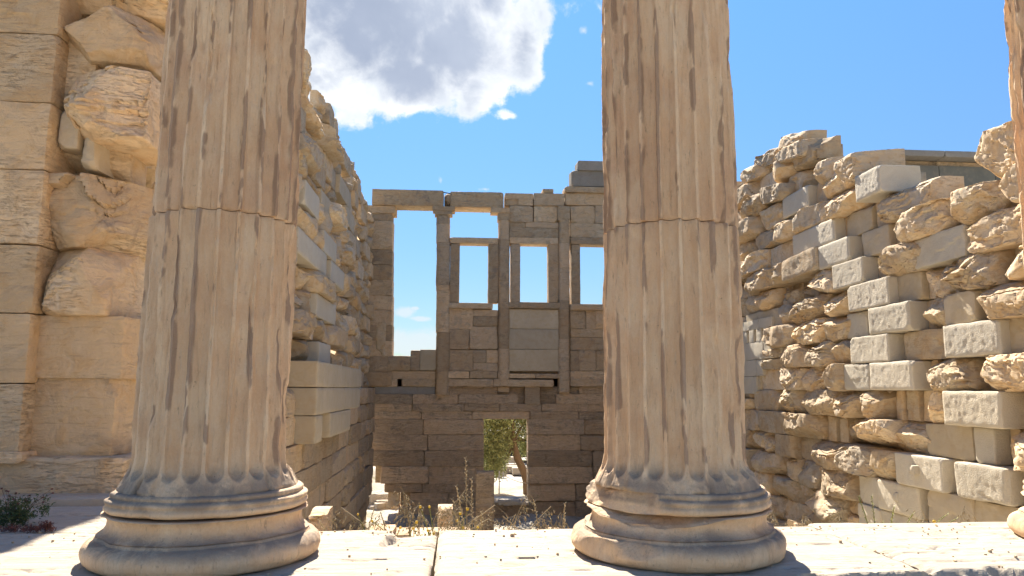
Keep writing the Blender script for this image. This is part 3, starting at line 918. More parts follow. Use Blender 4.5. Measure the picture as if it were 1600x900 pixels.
    # tilted slabs on the ragged crest
    for (p0, p1, kk, dk, pr, tl) in ((1212, 1246, 11.2, .7, .26, .34), (1204, 1254, 10.5, .75, .34, .26), (1168, 1200, 11.4, .8, .2, .1), (1180, 1222, 9.1, .8, .35, .3), (1262, 1300, 8.7, .9, .3, .1)):
        X = XW - pr
        ms = Mesh()
        add_stone(ms, ypx(p1, kk, X), ypx(p0, kk, X), crs(kk), crs(kk + dk), X, XW + .35, 'S', 'R', int(p0), .036, tilt=tl * .5)
        ms.build('tilted_slab', M['old'], root, angle=28)
    pn = Mesh()
    ya, yb = ypx(1226, 2, XW - .15), ypx(1162, 2, XW - .15)
    zc, zd = crs(2.45), crs(2.45) + .30
    n = 5
    for i in range(n + 1):
        y0 = ya + (yb - ya) * i / (n + .45)
        add_stone(pn, y0, y0 + (yb - ya) / (n + .45) * (.62 if i else .45), zc, zd, XW - .15, XW + .3, 'S', 'C', 40 + i, .04, gap=0, tint=.6)
    y0 = ya + .15
    for zz0, zz1, e in ((crs(1.55), zc, 0), (zd, zd + .22, .5), (crs(.7), crs(1.55), 1.1), (crs(-.2), crs(.7), 1.5)):
        add_stone(pn, ya + .1 + e, (ya + yb) / 2 + e * .4, zz0, zz1, XW - .15, XW + .3, 'S', 'C', int(e * 10) + 3, .05, gap=.002, tint=.6)
        add_stone(pn, (ya + yb) / 2 + e * .4, yb + .6, zz0, zz1, XW - .152, XW + .3, 'S', 'C', int(e * 10) + 4, .05, gap=.002, tint=.6)
    pn.build('socketed_panel', M['new'], root, angle=40)
    o = rest.build('rubble_fill', M['old'], root, angle=28)
    core.build('wall_core', M['old'], root, smooth=False)

def proj_px(X, Y, z):
    v = np.array([X, Y, z]) - EYEP
    return 800 + F_PX * (v @ rgt) / (v @ fwd)
build_north_wall()

# ------------------------------------------------------------------ south wall (left of the west wall)
XS = -2.9
def build_south_wall():
    root = empty('south_wall', (XS - 0.3, 15, -3.5), 'tall shaded left-hand wall of rough stones running back to the windowed wall', 'wall')
    spec = [  # course, px near, px far, type, projection
        (5, 466, 511, 'A', .22), (6, 507, 526, 'A', .22), (5, 518, 538, 'A', .22), (3, 495, 525, 'A', .22), (1, 499, 517, 'A', .22), (7, 477, 499, 'A', .24), (8, 502, 525, 'F', .1),
        (10, 531, 549, 'F', .12), (9, 541, 554, 'F', .12), (4, 440, 470, 'R', .3), (2, 470, 496, 'R', .3), (8, 460, 480, 'R', .22), (11, 490, 512, 'R', .2), (12, 470, 490, 'R', .2),
        (9, 480, 505, 'R', .22), (6, 470, 500, 'R', .3), (4, 500, 530, 'R', .3), (2, 520, 545, 'R', .28), (11, 520, 538, 'R', .3), (8, 530, 545, 'R', .3),
        # the stretch seen left of the left column
        (3, 192, 236, 'A', .10), (2, 196, 232, 'F', .12), (4, 150, 205, 'F', .05), (5, 150, 262, 'R', .12), (6, 205, 262, 'A', .12), (7, 150, 215, 'R', .15), (8, 190, 255, 'R', .18), (9, 200, 262, 'R', .2),
        (0, 176, 212, 'F', .02), (0, 213, 262, 'A', .06), (1, 176, 212, 'F', .02), (-1, 176, 212, 'F', .02), (-1, 213, 262, 'A', .06), (1, 213, 262, 'A', .06),
    ]
    rest = Mesh(); near = Mesh(); low = Mesh(); core = Mesh()
    for k in range(-9, 14):
        used = []
        for s in [s for s in spec if s[0] == k]:
            _, p0, p1, ty, pr = s
            X = XS + pr
            ya, yb = ypx(p0, k, X), ypx(p1, k, X)
            used.append((ya, yb))
            seed = random.randint(1, 9999)
            ms = Mesh()
            if ty == 'R': add_stone(ms, ya, yb, crs(k), crs(k + 1), X + .04, XS - .3, 'N', 'R', seed, .035); nm, mt = 'weathered_stone', 'old'
            elif ty == 'A': add_stone(ms, ya, yb, crs(k), crs(k + 1), X, XS - .3, 'N', 'A', seed, .03); nm, mt = 'new_block', 'new'
            else: add_stone(ms, ya, yb, crs(k), crs(k + 1), X, XS - .3, 'N', 'C', seed, .05); nm, mt = 'infill_slab', 'smooth'
            ms.build(nm, M['ochre' if (mt == 'old' and ya < 9) else mt], root, angle=28)
        if -2 <= k <= 0: used.append((ypx(493, -1, XS + .55), ypx(565, -1, XS + .55)))
        used.sort()
        gaps = []; cur = 5.6
        end = 24.6 if k >= 0 else 24.0 - .25 * (k < -3)
        for a, b in used:
            if a > cur + .06: gaps.append((cur, a))
            cur = max(cur, b)
        if cur < end: gaps.append((cur, end))
        for a, b in gaps:
            y = a
            while y < b - .05:
                L = random.uniform(.5, 1.3) if not (k < 0 and y > 10) else random.uniform(1.3, 2.6)
                if b - (y + L) < .35: L = b - y
                if k < 12.9 + .3 * math.sin(y * 1.3):
                    if k < 0 and y > 10:
                        add_stone(low, y, y + L, crs(k), crs(k + 1), XS + .32 - .07 * random.random(), XS - .3, 'N', random.choice('WKW'), random.randint(1, 9999), .05)
                    else:
                        pr = random.choice((0, .06, .1, .15, .2, .26)) if y > 8 else random.choice((.06, .12, .18))
                        if k >= 10: pr *= .5
                        if y > 19: pr *= .5
                        add_stone(near if y < 9 else rest, y, y + L, crs(k), crs(k + 1) + .01, XS + pr, XS - .3, 'N', 'K' if y < 9 else 'R' if random.random() < .85 else 'W', random.randint(1, 9999), .045)
                y += L
        if k < 12: add_box(core, XS - .62, XS - .14, 5.6, 24.7 if k >= -1 else 24.0, crs(k), crs(k + 1))
    # the new projecting patch with three stacked blocks at its near end
    Xp = XS + .55
    ya, ym, yb = ypx(493, -1, Xp), ypx(504, -1, Xp), ypx(565, -1, Xp)
    for k, far in ((0, 565), (-1, 563), (-2, 548)):
        ms = Mesh()
        add_stone(ms, ya, ym, crs(k), crs(k + 1), Xp + .02, XS - .3, 'N', 'A', 50 + k, .03, gap=.003, tint=.35 + .1 * k)
        ms.build('stacked_end_block', M['smooth'], root, angle=35)
        ms = Mesh()
        y0, y1 = ym, ypx(far, k, Xp)
        if k == -2: y0 = ypx(516, k, Xp)
        n = 2
        for q in range(n):
            add_stone(ms, y0 + (y1 - y0) * q / n, y0 + (y1 - y0) * (q + 1) / n, crs(k), crs(k + 1), Xp, XS - .3, 'N', 'A', 70 + k * 3 + q, .04, gap=.002, tint=.5)
        ms.build('new_marble_patch', M['smooth'], root, angle=35)
    near.build('fractured_masonry', M['ochre'], root, angle=28)
    rest.build('rubble_fill', M['old'], root, angle=28)
    low.build('lower_masonry', M['west'], root, angle=28)
    core.build('wall_core', M['old'], root, smooth=False)
build_south_wall()

# ------------------------------------------------------------------ stub of the cross wall with its anta, far left
def build_cross_wall():
    YA, YB = 5.24, 5.40
    root = empty('anta_wall', (-3.2, 5.7, 0), 'broken warm ochre end wall with a flat pilaster beside the left column', 'wall')
    xp = wp(58, 400, 1, YA)[0]
    def zy(py): return wp(90, py, 1, YA)[2]
    # pilaster
    js = [712, 600, 490, 382, 265, 160, 53, -50, -150]
    for a, b in zip(js[:-1], js[1:]):
        ms = Mesh()
        add_stone(ms, xp - 1.6, xp, zy(a), zy(b), YA + random.uniform(0, .008), YA + .6, 'E', 'C', int(a) + 200, .025, gap=.002)
        ms.build('pilaster_block', M['ochre'], root, angle=28)
    ms = Mesh()
    add_stone(ms, xp - 1.6, xp + .05, zy(726), zy(706), YA - .06, YA + .3, 'E', 'W', 5, .02)
    ms.build('pilaster_base_moulding', M['ochre'], root, angle=28)
    # stub stones: px x0,y0,x1,y1, projection, kind, material
    st = [(-140, 770, 190, 716, .17, 'W', 'ochre', 'footing_block'), (40, 714, 178, 590, .03, 'C', 'ochre', 'wall_block'), (40, 592, 192, 492, .05, 'C', 'ochre', 'wall_block'),
          (40, 492, 168, 380, .12, 'K', 'ochre', 'fractured_block'), (128, 492, 158, 408, -.05, 'A', 'smooth', 'new_filler'), (30, 384, 196, 268, .08, 'K', 'ochre', 'fractured_block'),
          (56, 270, 186, 168, -.04, 'K', 'ochre', 'wall_block'), (90, 232, 124, 170, .06, 'A', 'smooth', 'new_filler'), (126, 262, 152, 196, .04, 'K', 'smooth', 'new_filler'),
          (80, 204, 214, 90, .28, 'K', 'ochre', 'overhanging_block'), (64, 168, 150, 56, .0, 'C', 'ochre', 'wall_block'),
          (80, 92, 232, 0, .12, 'K', 'ochre', 'fractured_block'), (88, 0, 250, -100, .10, 'K', 'ochre', 'fractured_block'), (88, -100, 250, -190, .10, 'C', 'ochre', 'wall_block')]
    for i, (x0, y0, x1, y1, pr, kd, mt, nm) in enumerate(st):
        Y = YB - pr
        a, b = wp(x0, (y0 + y1) / 2, 1, Y), wp(x1, (y0 + y1) / 2, 1, Y)
        z0, z1 = wp((x0 + x1) / 2, y0, 1, Y)[2], wp((x0 + x1) / 2, y1, 1, Y)[2]
        if nm == 'footing_block': z0 = 0.0
        ms = Mesh()
        add_stone(ms, a[0], b[0], z0, z1, Y, YB + .55, 'E', kd, 300 + i * 3, .018, gap=.002, scale=.8)
        ms.build(nm, M[mt], root, angle=28)
    ms = Mesh()
    add_box(ms, xp - 1.5, -2.98, YB + .12, YB + .5, 0.05, 4.6)
    ms.build('wall_core', M['ochre'], root, smooth=False)
build_cross_wall()

# ------------------------------------------------------------------ west wall with its windows
YW = 24.5
def build_west_wall():
    root = empty('west_wall', (3, YW, -3.8), 'far end wall with tall window openings, half columns and a doorway below', 'wall')
    ctr = [0]
    def blk(x0, y0, x1, y1, pr=0.0, kind='C', mat='west', ms=None, thick=.6, cell=.045, tint=None, own_name=False):
        ctr[0] += 1
        if kind == 'C' and not own_name and ctr[0] % 5 in (1, 3, 4): kind = 'W'
        Y = YW - pr
        xm, ym = (x0 + x1) / 2, (y0 + y1) / 2
        a, b = wp(x0, ym, 1, Y)[0], wp(x1, ym, 1, Y)[0]
        z0, z1 = wp(xm, y1, 1, Y)[2], wp(xm, y0, 1, Y)[2]
        own = ms is None
        if own: ms = Mesh()
        add_stone(ms, a, b, z0, z1, Y, YW + thick, 'E', kind, 500 + ctr[0], cell, gap=.0005, tint=tint, scale=.8)
        return ms
    def part(name, rect, pr=0.05, kind='C', mat='west', parent=None, thick=.6, cell=.045):
        ms = blk(*rect, pr=pr, kind=kind, mat=mat, thick=thick, cell=cell)
        o = ms.build(name, M[mat], root, angle=40)
        if parent is not None:
            o.parent = parent
        return o
    def framed(name):
        e = bpy.data.objects.new(name, None); COL.objects.link(e); e.parent = root
        return e
    # lintels and crown
    part('lintel_beam', (581, 296, 693, 321), .16, 'A')
    part('lintel_beam', (694, 301, 708, 321), .05, 'R')
    part('lintel_beam', (703, 299, 787, 324), .14, 'W')
    part('crown_block', (848, 295, 865, 301), .0, 'W')
    part('crown_block', (883, 293, 1075, 302), .12, 'W')
    part('crown_block', (893, 268, 1075, 293), .02, 'C', 'grey')
    part('crown_block', (903, 253, 1075, 268), .10, 'C', 'grey')
    ms = Mesh()
    a, b = wp(690, 300, 1, YW - .02), wp(706, 303, 1, YW - .02)
    add_tube(ms, [a, b], .018, 6)
    ms.build('metal_rod', M['metal'], root)
    # antae
    def stack(name, x0, x1, ys, pr, mats='west', kind='C', th=.6):
        e = Mesh()
        for i, (a, b) in enumerate(zip(ys[:-1], ys[1:])):
            j = random.uniform(-.8, .8)
            blk(x0 + j * .4, a, x1 + j * .4, b, pr + random.uniform(-.012, .012), kind, ms=e, thick=th)
        return e.build(name, M[mats], root, angle=40)
    p1 = stack('left_anta_pier', 556, 613, [320, 344, 390, 413, 437, 461, 484, 508, 532, 557, 581, 604], .05)
    cap = blk(578, 321, 618, 333, .10, 'C', ms=None).build('capital', M['west'], root, angle=40); cap.parent = p1
    part('anta_rough_edge', (583, 500, 603, 560), .10, 'R', 'old')
    stack('right_anta_pier', 1058, 1092, [302, 330, 360, 390, 420, 450, 480, 510, 540, 570, 604], .05)
    # half columns
    def halfcol(x0, x1, ys, taper=1.2, capy=None):
        e = Mesh()
        n = 0
        for a, b in zip(ys[:-1], ys[1:]):
            n += 1
            tt = taper * (a - 320) / 260
            xa, xb = wp(x0 - tt, (a + b) / 2, 1, YW)[0], wp(x1 + tt * .2, (a + b) / 2, 1, YW)[0]
            z1, z0 = wp((x0 + x1) / 2, a, 1, YW)[2], wp((x0 + x1) / 2, b, 1, YW)[2]
            r = (xb - xa) / 2
            G, Fq = boxgrid(12, 12, max(3, int((z1 - z0) / .06)))
            q = G.copy()
            s = (np.abs(q[:, 0]) ** 3.2 + np.abs(q[:, 1]) ** 3.2) ** (1 / 3.2)
            sc = np.maximum(np.abs(q[:, 0]), np.abs(q[:, 1])) / np.maximum(s, 1e-6)
            q[:, 0] *= sc; q[:, 1] *= sc
            p = q * np.array([r, .26, (z1 - z0) / 2 - .004]) + np.array([(xa + xb) / 2, YW + .10, (z0 + z1) / 2])
            p += np.stack([fbm(p * 5, 1, 4), fbm(p * 5, 2, 4), 0 * p[:, 0]], 1) * .010
            e.add(p, Fq, random.random())
        o = e.build('half_column', M['west'], root, angle=40)
        if capy:
            for (rx0, rx1, ry0, ry1, pr) in capy:
                c = blk(rx0, ry0, rx1, ry1, pr, 'W', cell=.03, thick=.3).build('capital', M['west'], root, angle=40); c.parent = o
        return o
    halfcol(682, 703, [334, 351, 380, 446, 455, 520, 580, 617], capy=((676, 711, 322, 329, .22), (679, 707, 329, 335, .2)))
    halfcol(779, 796, [344, 376, 440, 482, 545, 603], capy=((767, 797, 324, 332, .2), (778, 797, 332, 344, .17)))
    halfcol(873, 890, [344, 381, 420, 470, 530, 613], capy=((872, 891, 322, 344, .17),))
    halfcol(966, 984, [344, 381, 420, 470, 530, 613], capy=((965, 985, 322, 344, .17),))
    # window frames
    def window(name, lint, sill, jl, jr):
        e = framed(name)
        for nm, r, pr in (('lintel', lint, .07), ('sill', sill, .12), ('jamb', jl, .04), ('jamb', jr, .04)):
            o = blk(*r, pr, 'A' if nm != 'lintel' else 'W', thick=.45).build(nm, M['west'], root, angle=40)
            o.parent = e
        return e
    window('window_frame', (703, 371, 779, 380), (700, 473, 770, 482), (703, 380, 718, 473), (763, 380, 779, 473))
    window('window_frame', (796, 371, 873, 381), (791, 472, 880, 482), (798, 381, 813, 472), (857, 381, 873, 472))
    window('window_frame', (891, 371, 966, 382), (891, 475, 966, 485), (893, 382, 907, 475), (951, 382, 966, 475))
    # masonry between and under the windows
    up = Mesh()
    for r in ((789, 312, 810, 321), (789, 302, 833, 312), (810, 312, 833, 321), (834, 302, 882, 321),
              (796, 321, 833, 347), (834, 321, 872, 347), (796, 347, 821, 356), (821, 347, 873, 356), (796, 356, 873, 371),
              (891, 321, 930, 349), (930, 321, 966, 349), (891, 349, 966, 371), (883, 302, 985, 321), (985, 302, 1058, 345),
              (985, 345, 1058, 380)):
        blk(*r, pr=random.uniform(-.02, .05), ms=up)
    up.build('upper_masonry', M['west'], root, angle=40)
    sm = Mesh()
    for r in ((795, 483, 875, 514), (795, 514, 875, 546), (790, 546, 875, 580)): blk(*r, pr=.02, kind='A', ms=sm)
    sm.build('smooth_panel', M['smooth'], root, angle=35)
    mid = Mesh()
    for r in ((700, 482, 739, 514), (739, 484, 778, 494), (739, 494, 778, 510), (699, 514, 733, 546), (733, 510, 778, 546), (699, 547, 739, 580), (739, 547, 760, 567), (739, 567, 778, 580),
              (760, 547, 778, 567), (891, 484, 916, 514), (916, 484, 931, 514), (931, 484, 966, 514), (891, 514, 966, 527), (891, 527, 966, 547), (891, 547, 905, 580), (905, 547, 931, 580),
              (931, 547, 966, 580), (606, 556, 641, 579), (583, 556, 606, 579), (641, 547, 656, 579), (590, 580, 681, 592), (583, 592, 621, 604), (627, 592, 681, 604), (582, 579, 592, 592),
              (985, 560, 1058, 580)):
        blk(*r, pr=random.uniform(-.02, .06), kind='C', ms=mid)
    x = 699
    for (a, b, ya, yb) in ((699, 733, 580, 591), (733, 778, 580, 591), (778, 796, 580, 591), (796, 836, 584, 591), (836, 875, 584, 591), (891, 960, 580, 592), (960, 1058, 580, 592),
                           (699, 771, 592, 604), (771, 786, 592, 604), (787, 866, 593, 604), (891, 1058, 592, 604)):
        blk(a, ya, b, yb, pr=random.uniform(.06, .14), kind='C', ms=mid)
    mid.build('sill_courses', M['west'], root, angle=40)
    part('repair_block', (656, 546, 682, 579), .03, 'A', 'smooth')
    part('plaster_patch', (583, 604, 681, 616), -.06, 'C', 'grey')
    part('short_pillar', (820, 604, 844, 632), .05, 'A', 'west')
    part('plinth_block', (778, 604, 796, 613), .04, 'A', 'west')
    # lower wall
    low = Mesh()
    rows = [(616, 631), (631, 643), (643, 655), (655, 679), (679, 704), (704, 729), (729, 756)]
    for (a, b) in rows:
        for (x0, x1) in ((560 if a < 720 else 594, 756 if a > 650 else 1092), (825, 1092)):
            if x0 == 825 and a < 650: continue
            x = x0
            while x < x1 - 3:
                L = random.uniform(55, 112)
                if x1 - (x + L) < 26: L = x1 - x
                if not (a == 616 and (820 < x + L / 2 < 844)):
                    blk(x, a, x + L, b, pr=random.uniform(-.02, .03), kind='C', ms=low, thick=.5)
                x += L
    for (x0, x1) in ((681, 778), (873, 890), (905, 1092)):
        blk(x0, 604, x1, 617, pr=-.02, ms=low)
    for (x0, y0, x1, y1) in ((600, 756, 660, 770), (660, 756, 745, 770), (745, 756, 757, 782), (640, 770, 700, 792), (825, 756, 900, 783), (900, 756, 1092, 783), (622, 792, 745, 832), (745, 784, 900, 832),
                             (900, 783, 1092, 832), (700, 770, 745, 792)):
        blk(x0, y0, x1, y1, pr=random.uniform(-.06, .02), kind='C', ms=low, thick=.45)
    low.build('lower_masonry', M['brown'], root, angle=40)
    part('standing_block', (606, 764, 624, 792), -.1, 'W', 'old', thick=.5)
    part('threshold', (772, 781, 832, 790), .10, 'R', 'floor', thick=.7)
    # core that closes the joints
    core = Mesh()
    def cbox(x0, y0, x1, y1):
        a = wp(x0, (y0 + y1) / 2, 1, YW + .2)[0]; b = wp(x1, (y0 + y1) / 2, 1, YW + .2)[0]
        add_box(core, a, b, YW + .16, YW + .34, wp((x0 + x1) / 2, y1, 1, YW)[2], wp((x0 + x1) / 2, y0, 1, YW)[2])
    for r in ((560, 592, 752, 650), (830, 592, 1088, 650), (752, 592, 830, 650), (588, 650, 752, 755), (830, 650, 1088, 820), (700, 484, 778, 604), (778, 484, 890, 604), (890, 487, 1088, 604),
              (797, 306, 872, 370), (892, 306, 1060, 370), (590, 560, 700, 606), (626, 760, 740, 830)):
        cbox(*r)
    core.build('wall_core', M['brown'], root, smooth=False)
    # Empties for the window frames carry no offset: their children keep world positions
    for o in list(COL.objects):
        if o.parent is not None and o.parent.parent is root and o.type == 'MESH':
            o.matrix_parent_inverse = Matrix.Identity(4)
build_west_wall()

# ------------------------------------------------------------------ roofed porch seen over the right wall
def build_north_porch():
    Y = 19.0
    a, b = wp(1378, 250, 1, Y), wp(1640, 250, 1, Y)
    root = empty('north_porch', (a[0], Y, -3), 'grey marble porch block with a dark ledge showing over the right wall', 'building')
    def z(py): return wp(1460, py, 1, Y)[2]
    for nm, y0, y1, pr, mt in (('cornice', 250, 240, .30, 'grey'), ('shadow_ledge', 259, 250, -.1, 'brown'), ('frieze_slab', 305, 258, 0, 'greyroof'), ('frieze_wall', 400, 305, .02, 'greyroof')):
        ms = Mesh()
        xs = np.linspace(a[0], b[0], 4)
        for i in range(3):
            add_stone(ms, xs[i], xs[i + 1], z(y0), z(y1), Y - pr, Y + 3, 'E', 'A', 700 + i, .08, gap=.004)
        ms.build(nm, M[mt], root, angle=35)
    ms = Mesh(); add_box(ms, a[0] + .2, b[0] - .2, Y + .1, Y + 2.8, -3, z(400))
    ms.build('wall_body', M['greyroof'], root, smooth=False)
build_north_porch()

# ------------------------------------------------------------------ loose stones inside
def loose(name, label, px0, px1, ytop, Y, depth, kind='W', mat='old', zbot=None, group=None, cat='stone', seed=0, cell=.03, tilt=0):
    a, b = wp(px0, ytop, 1, Y), wp(px1, ytop, 1, Y)
    z1 = wp((px0 + px1) / 2, ytop, 1, Y + depth)[2]
    x0, x1 = a[0], b[0]
    zb = float(ground_z(np.array([(x0 + x1) / 2]), np.array([Y + depth / 2]))[0]) - .08 if zbot is None else zbot
    ms = Mesh()
    c = np.array([(x0 + x1) / 2, Y + depth / 2, zb])
    e = empty('tmp', c)
    add_stone(ms, x0, x1, zb, z1, Y, Y + depth, 'E', kind, seed, cell, tilt=tilt)
    o = ms.build(name, M[mat], e, angle=28)
    o.parent = None
    o.location = c
    bpy.data.objects.remove(e)
    return tag(o, label, cat, group)
loose('stone_post', 'upright dark stone post standing in front of the lower doorway', 744, 773, 735, 19.0, .3, 'W', 'brown', seed=21)
loose('stone_stub', 'short lichen-topped stone stub just behind the floor edge, under the left of the doorway', 683, 708, 787, 7.2, .35, 'K', 'west', seed=22)
loose('stone_block', 'pale sunlit block on the ground beside the left column base', 478, 508, 790, 6.0, .4, 'K', 'west', seed=23)
loose('stone_slab', 'long pale slab lying behind the floor edge under the dry grass', 612, 736, 823, 6.3, .3, 'W', 'west', seed=24)
loose('stone_slab', 'dark-faced slab lying at the foot of the broken wall gap', 575, 616, 819, 6.2, .3, 'W', 'brown', seed=25)
loose('stone_chunk', 'broken pale chunk leaning at the foot of the right wall, right of the middle column', 1296, 1336, 822, 8.6, .5, 'R', 'old', seed=26, tilt=.25)
loose('stone_block', 'low stone behind the notch in the floor slab', 640, 676, 824, 5.3, .35, 'W', 'old', seed=27)

for i, (px, Y, s_, lab) in enumerate(((590, 7.6, .16, 'small pale fragment before the gap at the left corner'), (604, 8.2, .20, 'flat broken fragment beside the slab at the gap'), (655, 8.8, .22, 'angular fragment behind the bushy dry grass'),
        (722, 7.2, .2, 'fragment lying between the stone stub and the post'), (800, 8.4, .22, 'dark fragment under the threshold of the doorway'), (868, 7.8, .2, 'fragment beside the tall spiked stalk'),
        (1238, 7.4, .16, 'small fragment touching the right edge of the middle base'), (1262, 9.6, .34, 'large tumbled fragment at the foot of the right wall'), (1288, 10.2, .3, 'tumbled fragment with a sunlit top against the right wall'),
        (1306, 8.9, .2, 'broken wedge beside the leaning pale chunk'), (1330, 9.4, .26, 'tumbled block piece left of the rough corner blocks'), (1278, 8.2, .18, 'small fragment in the low straw tuft'),
        (530, 6.4, .14, 'small fragment right of the block by the left column'), (1385, 7.4, .16, 'small fragment under the drafted blocks'))):
    X = wp(px, 800, 1, Y)[0]
    g0 = float(ground_z(np.array([X]), np.array([Y]))[0])
    los = EYE - (.196 * Y)                     # what the floor edge lets one see
    ms = Mesh()
    p, Fq = stone((s_ * 1.5, s_, s_ * .9 + max(0, los - g0) * .9), 'R', 4000 + i, .03)
    ms.add(p, Fq, .3 + .5 * random.random())
    o = ms.build('stone_fragment', M['old'], angle=28)
    o.location = (X, Y, (g0 - .05 + los + .10) / 2 if los > g0 else g0 + s_ * .3)
    o.rotation_euler = (random.uniform(-.2, .2), random.uniform(-.2, .2), random.uniform(0, 6))
    tag(o, lab, 'stone', 'loose fragments inside the walls')
# rubble beyond the gap at the left corner of the west wall
for i in range(46):
    rs = random.Random(i * 13 + 5)
    Y = 25.6 + (i % 8) * 0.9 + rs.uniform(-.2, .2)
    px = rs.uniform(572, 625)
    X = wp(px, 760, 1, Y)[0]
    s = rs.uniform(.22, .55)
    zt = -3.25 + max(0, (Y - 26)) * 0.24
    ms = Mesh()
    p, Fq = stone((s * 1.4, s, s * .7), 'R', 800 + i, .07)
    an = rs.uniform(0, 6.28)
    q = np.stack([p[:, 0] * math.cos(an) - p[:, 1] * math.sin(an), p[:, 0] * math.sin(an) + p[:, 1] * math.cos(an), p[:, 2]], 1)
    ms.add(q, Fq, rs.random())
    o = ms.build('rubble_stone', M['floor'], angle=28)
    o.location = (X, Y, zt + s * .2)
    tag(o, 'sunlit pale rubble stone heaped beyond the gap at the left foot of the windowed wall', 'stone', 'rubble beyond the wall gap')
ms = Mesh()
for i in range(20):
    G, Fq = boxgrid(12, 12, 4)
    break
G, Fq = boxgrid(30, 30, 6)
P = G * np.array([2.2, 4.2, .9]) + np.array([-3.2, 30, -3.7])
P[:, 2] += (np.clip(P[:, 1] - 26, 0, 10) * .24) * (G[:, 2] > 0) + .1 * fbm(P * 1.5, 3, 3)
ms.add(P, Fq, .5)
tag(ms.build('rubble_bank', M['ground'], angle=180), kind='structure')

# ------------------------------------------------------------------ plants
def leaf_cloud(ms, pts, n, size, spread, rs):
    pts = np.array(pts)
    c = pts[rs.randint(0, len(pts), n)] + rs.normal(0, 1, (n, 3)) * spread
    a = rs.normal(0, 1, (n, 3)); a /= np.linalg.norm(a, axis=1)[:, None]
    b = rs.normal(0, 1, (n, 3)); b -= (b * a).sum(1)[:, None] * a; b /= np.linalg.norm(b, axis=1)[:, None]
    s = size * rs.uniform(.6, 1.3, (n, 1))
    V = np.stack([c - a * s, c + b * s * .28, c + a * s, c - b * s * .28], 1).reshape(-1, 3)
    ms.add(V, np.arange(4 * n).reshape(n, 4), np.repeat(rs.rand(n), 4))

def tree(name, loc, trunk_pts, crown, label, nleaf, leafsize, mat, cat='tree', group=None, rad=.2):
    root = empty(name, loc, label, cat, group)
    L = np.array(loc)
    ms = Mesh()
    rs = np.random.RandomState(int(abs(loc[0]) * 31 + loc[1]))
    tp = [np.array(p) + L for p in trunk_pts]
    n = len(tp)
    add_tube(ms, tp, [rad * (1.25 - .75 * i / (n - 1)) * (1 + .12 * math.sin(i * 2.1)) for i in range(n)], 10)
    top = tp[-1]
    cps = []
    for (cx, cy, cz, rx, rz) in crown:
        c = L + np.array([cx, cy, cz])
        add_tube(ms, [top, (top + c) / 2 + rs.normal(0, .1, 3), c], [rad * .5, rad * .3, rad * .1], 7)
        for q in range(16):
            d = rs.normal(0, 1, 3); d /= np.linalg.norm(d)
            e = c + d * np.array([rx, rx, rz]) * rs.uniform(.45, 1)
            add_tube(ms, [c, (c + e) / 2 + rs.normal(0, .05, 3), e], [rad * .1, rad * .06, .006], 4)
            cps.append(e); cps.append(c + d * np.array([rx, rx, rz]) * rs.uniform(.2, .9))
    ms.build('trunk', M['bark'], root, angle=180)
    lm = Mesh()
    leaf_cloud(lm, cps, nleaf, leafsize, .17, rs)
    lm.build('crown', M[mat], root, smooth=False)
    return root
zt = -3.2
tb = wp(826, 770, 1, 28.0)
def rel(px, py, Y, base): v = wp(px, py, 1, Y); return (v[0] - base[0], Y - base[1], v[2] - base[2])
base = (tb[0], 28.0, zt)
tree('olive_tree', base, [(0, 0, 0), rel(825, 750, 28, base), rel(818, 735, 28, base), rel(808, 715, 28, base), rel(804, 698, 28, base), rel(803, 688, 28, base)],
     [rel(790, 665, 28, base) + (1.0, .7), rel(818, 662, 28.3, base) + (1.0, .8), rel(765, 690, 27.6, base) + (.8, .7), rel(768, 712, 27.8, base) + (.6, .55), rel(832, 690, 28.6, base) + (.7, .7),
      rel(780, 640, 28, base) + (1.2, .9), rel(812, 630, 28.2, base) + (1.2, .8), rel(745, 660, 28, base) + (.9, .8), rel(775, 728, 28.4, base) + (.4, .3)],
     'leafy olive tree with a curved trunk seen through the lower doorway', 15000, .075, 'leaf', rad=.17)
for i, (px, Y, h, lab) in enumerate(((762, 52, 3.4, 'dark round tree far off at the left side of the doorway view'), (838, 60, 4.0, 'dark tree far off behind the curved olive trunk'),
                                     (800, 75, 4.2, 'distant tree top behind the red parasol'))):
    g = float(ground_z(np.array([0.]), np.array([float(Y)]))[0])
    X = wp(px, 700, 1, Y)[0]
    tree('distant_tree', (X, Y, g), [(0, 0, 0), (.1, 0, h * .25), (0, 0, h * .45)], [(0, 0, h * .7, 1.6, h * .3), (-1, 0, h * .6, 1.2, h * .25), (1, .3, h * .62, 1.2, h * .25)],
         lab, 5000, .16, 'shrub', rad=.14)

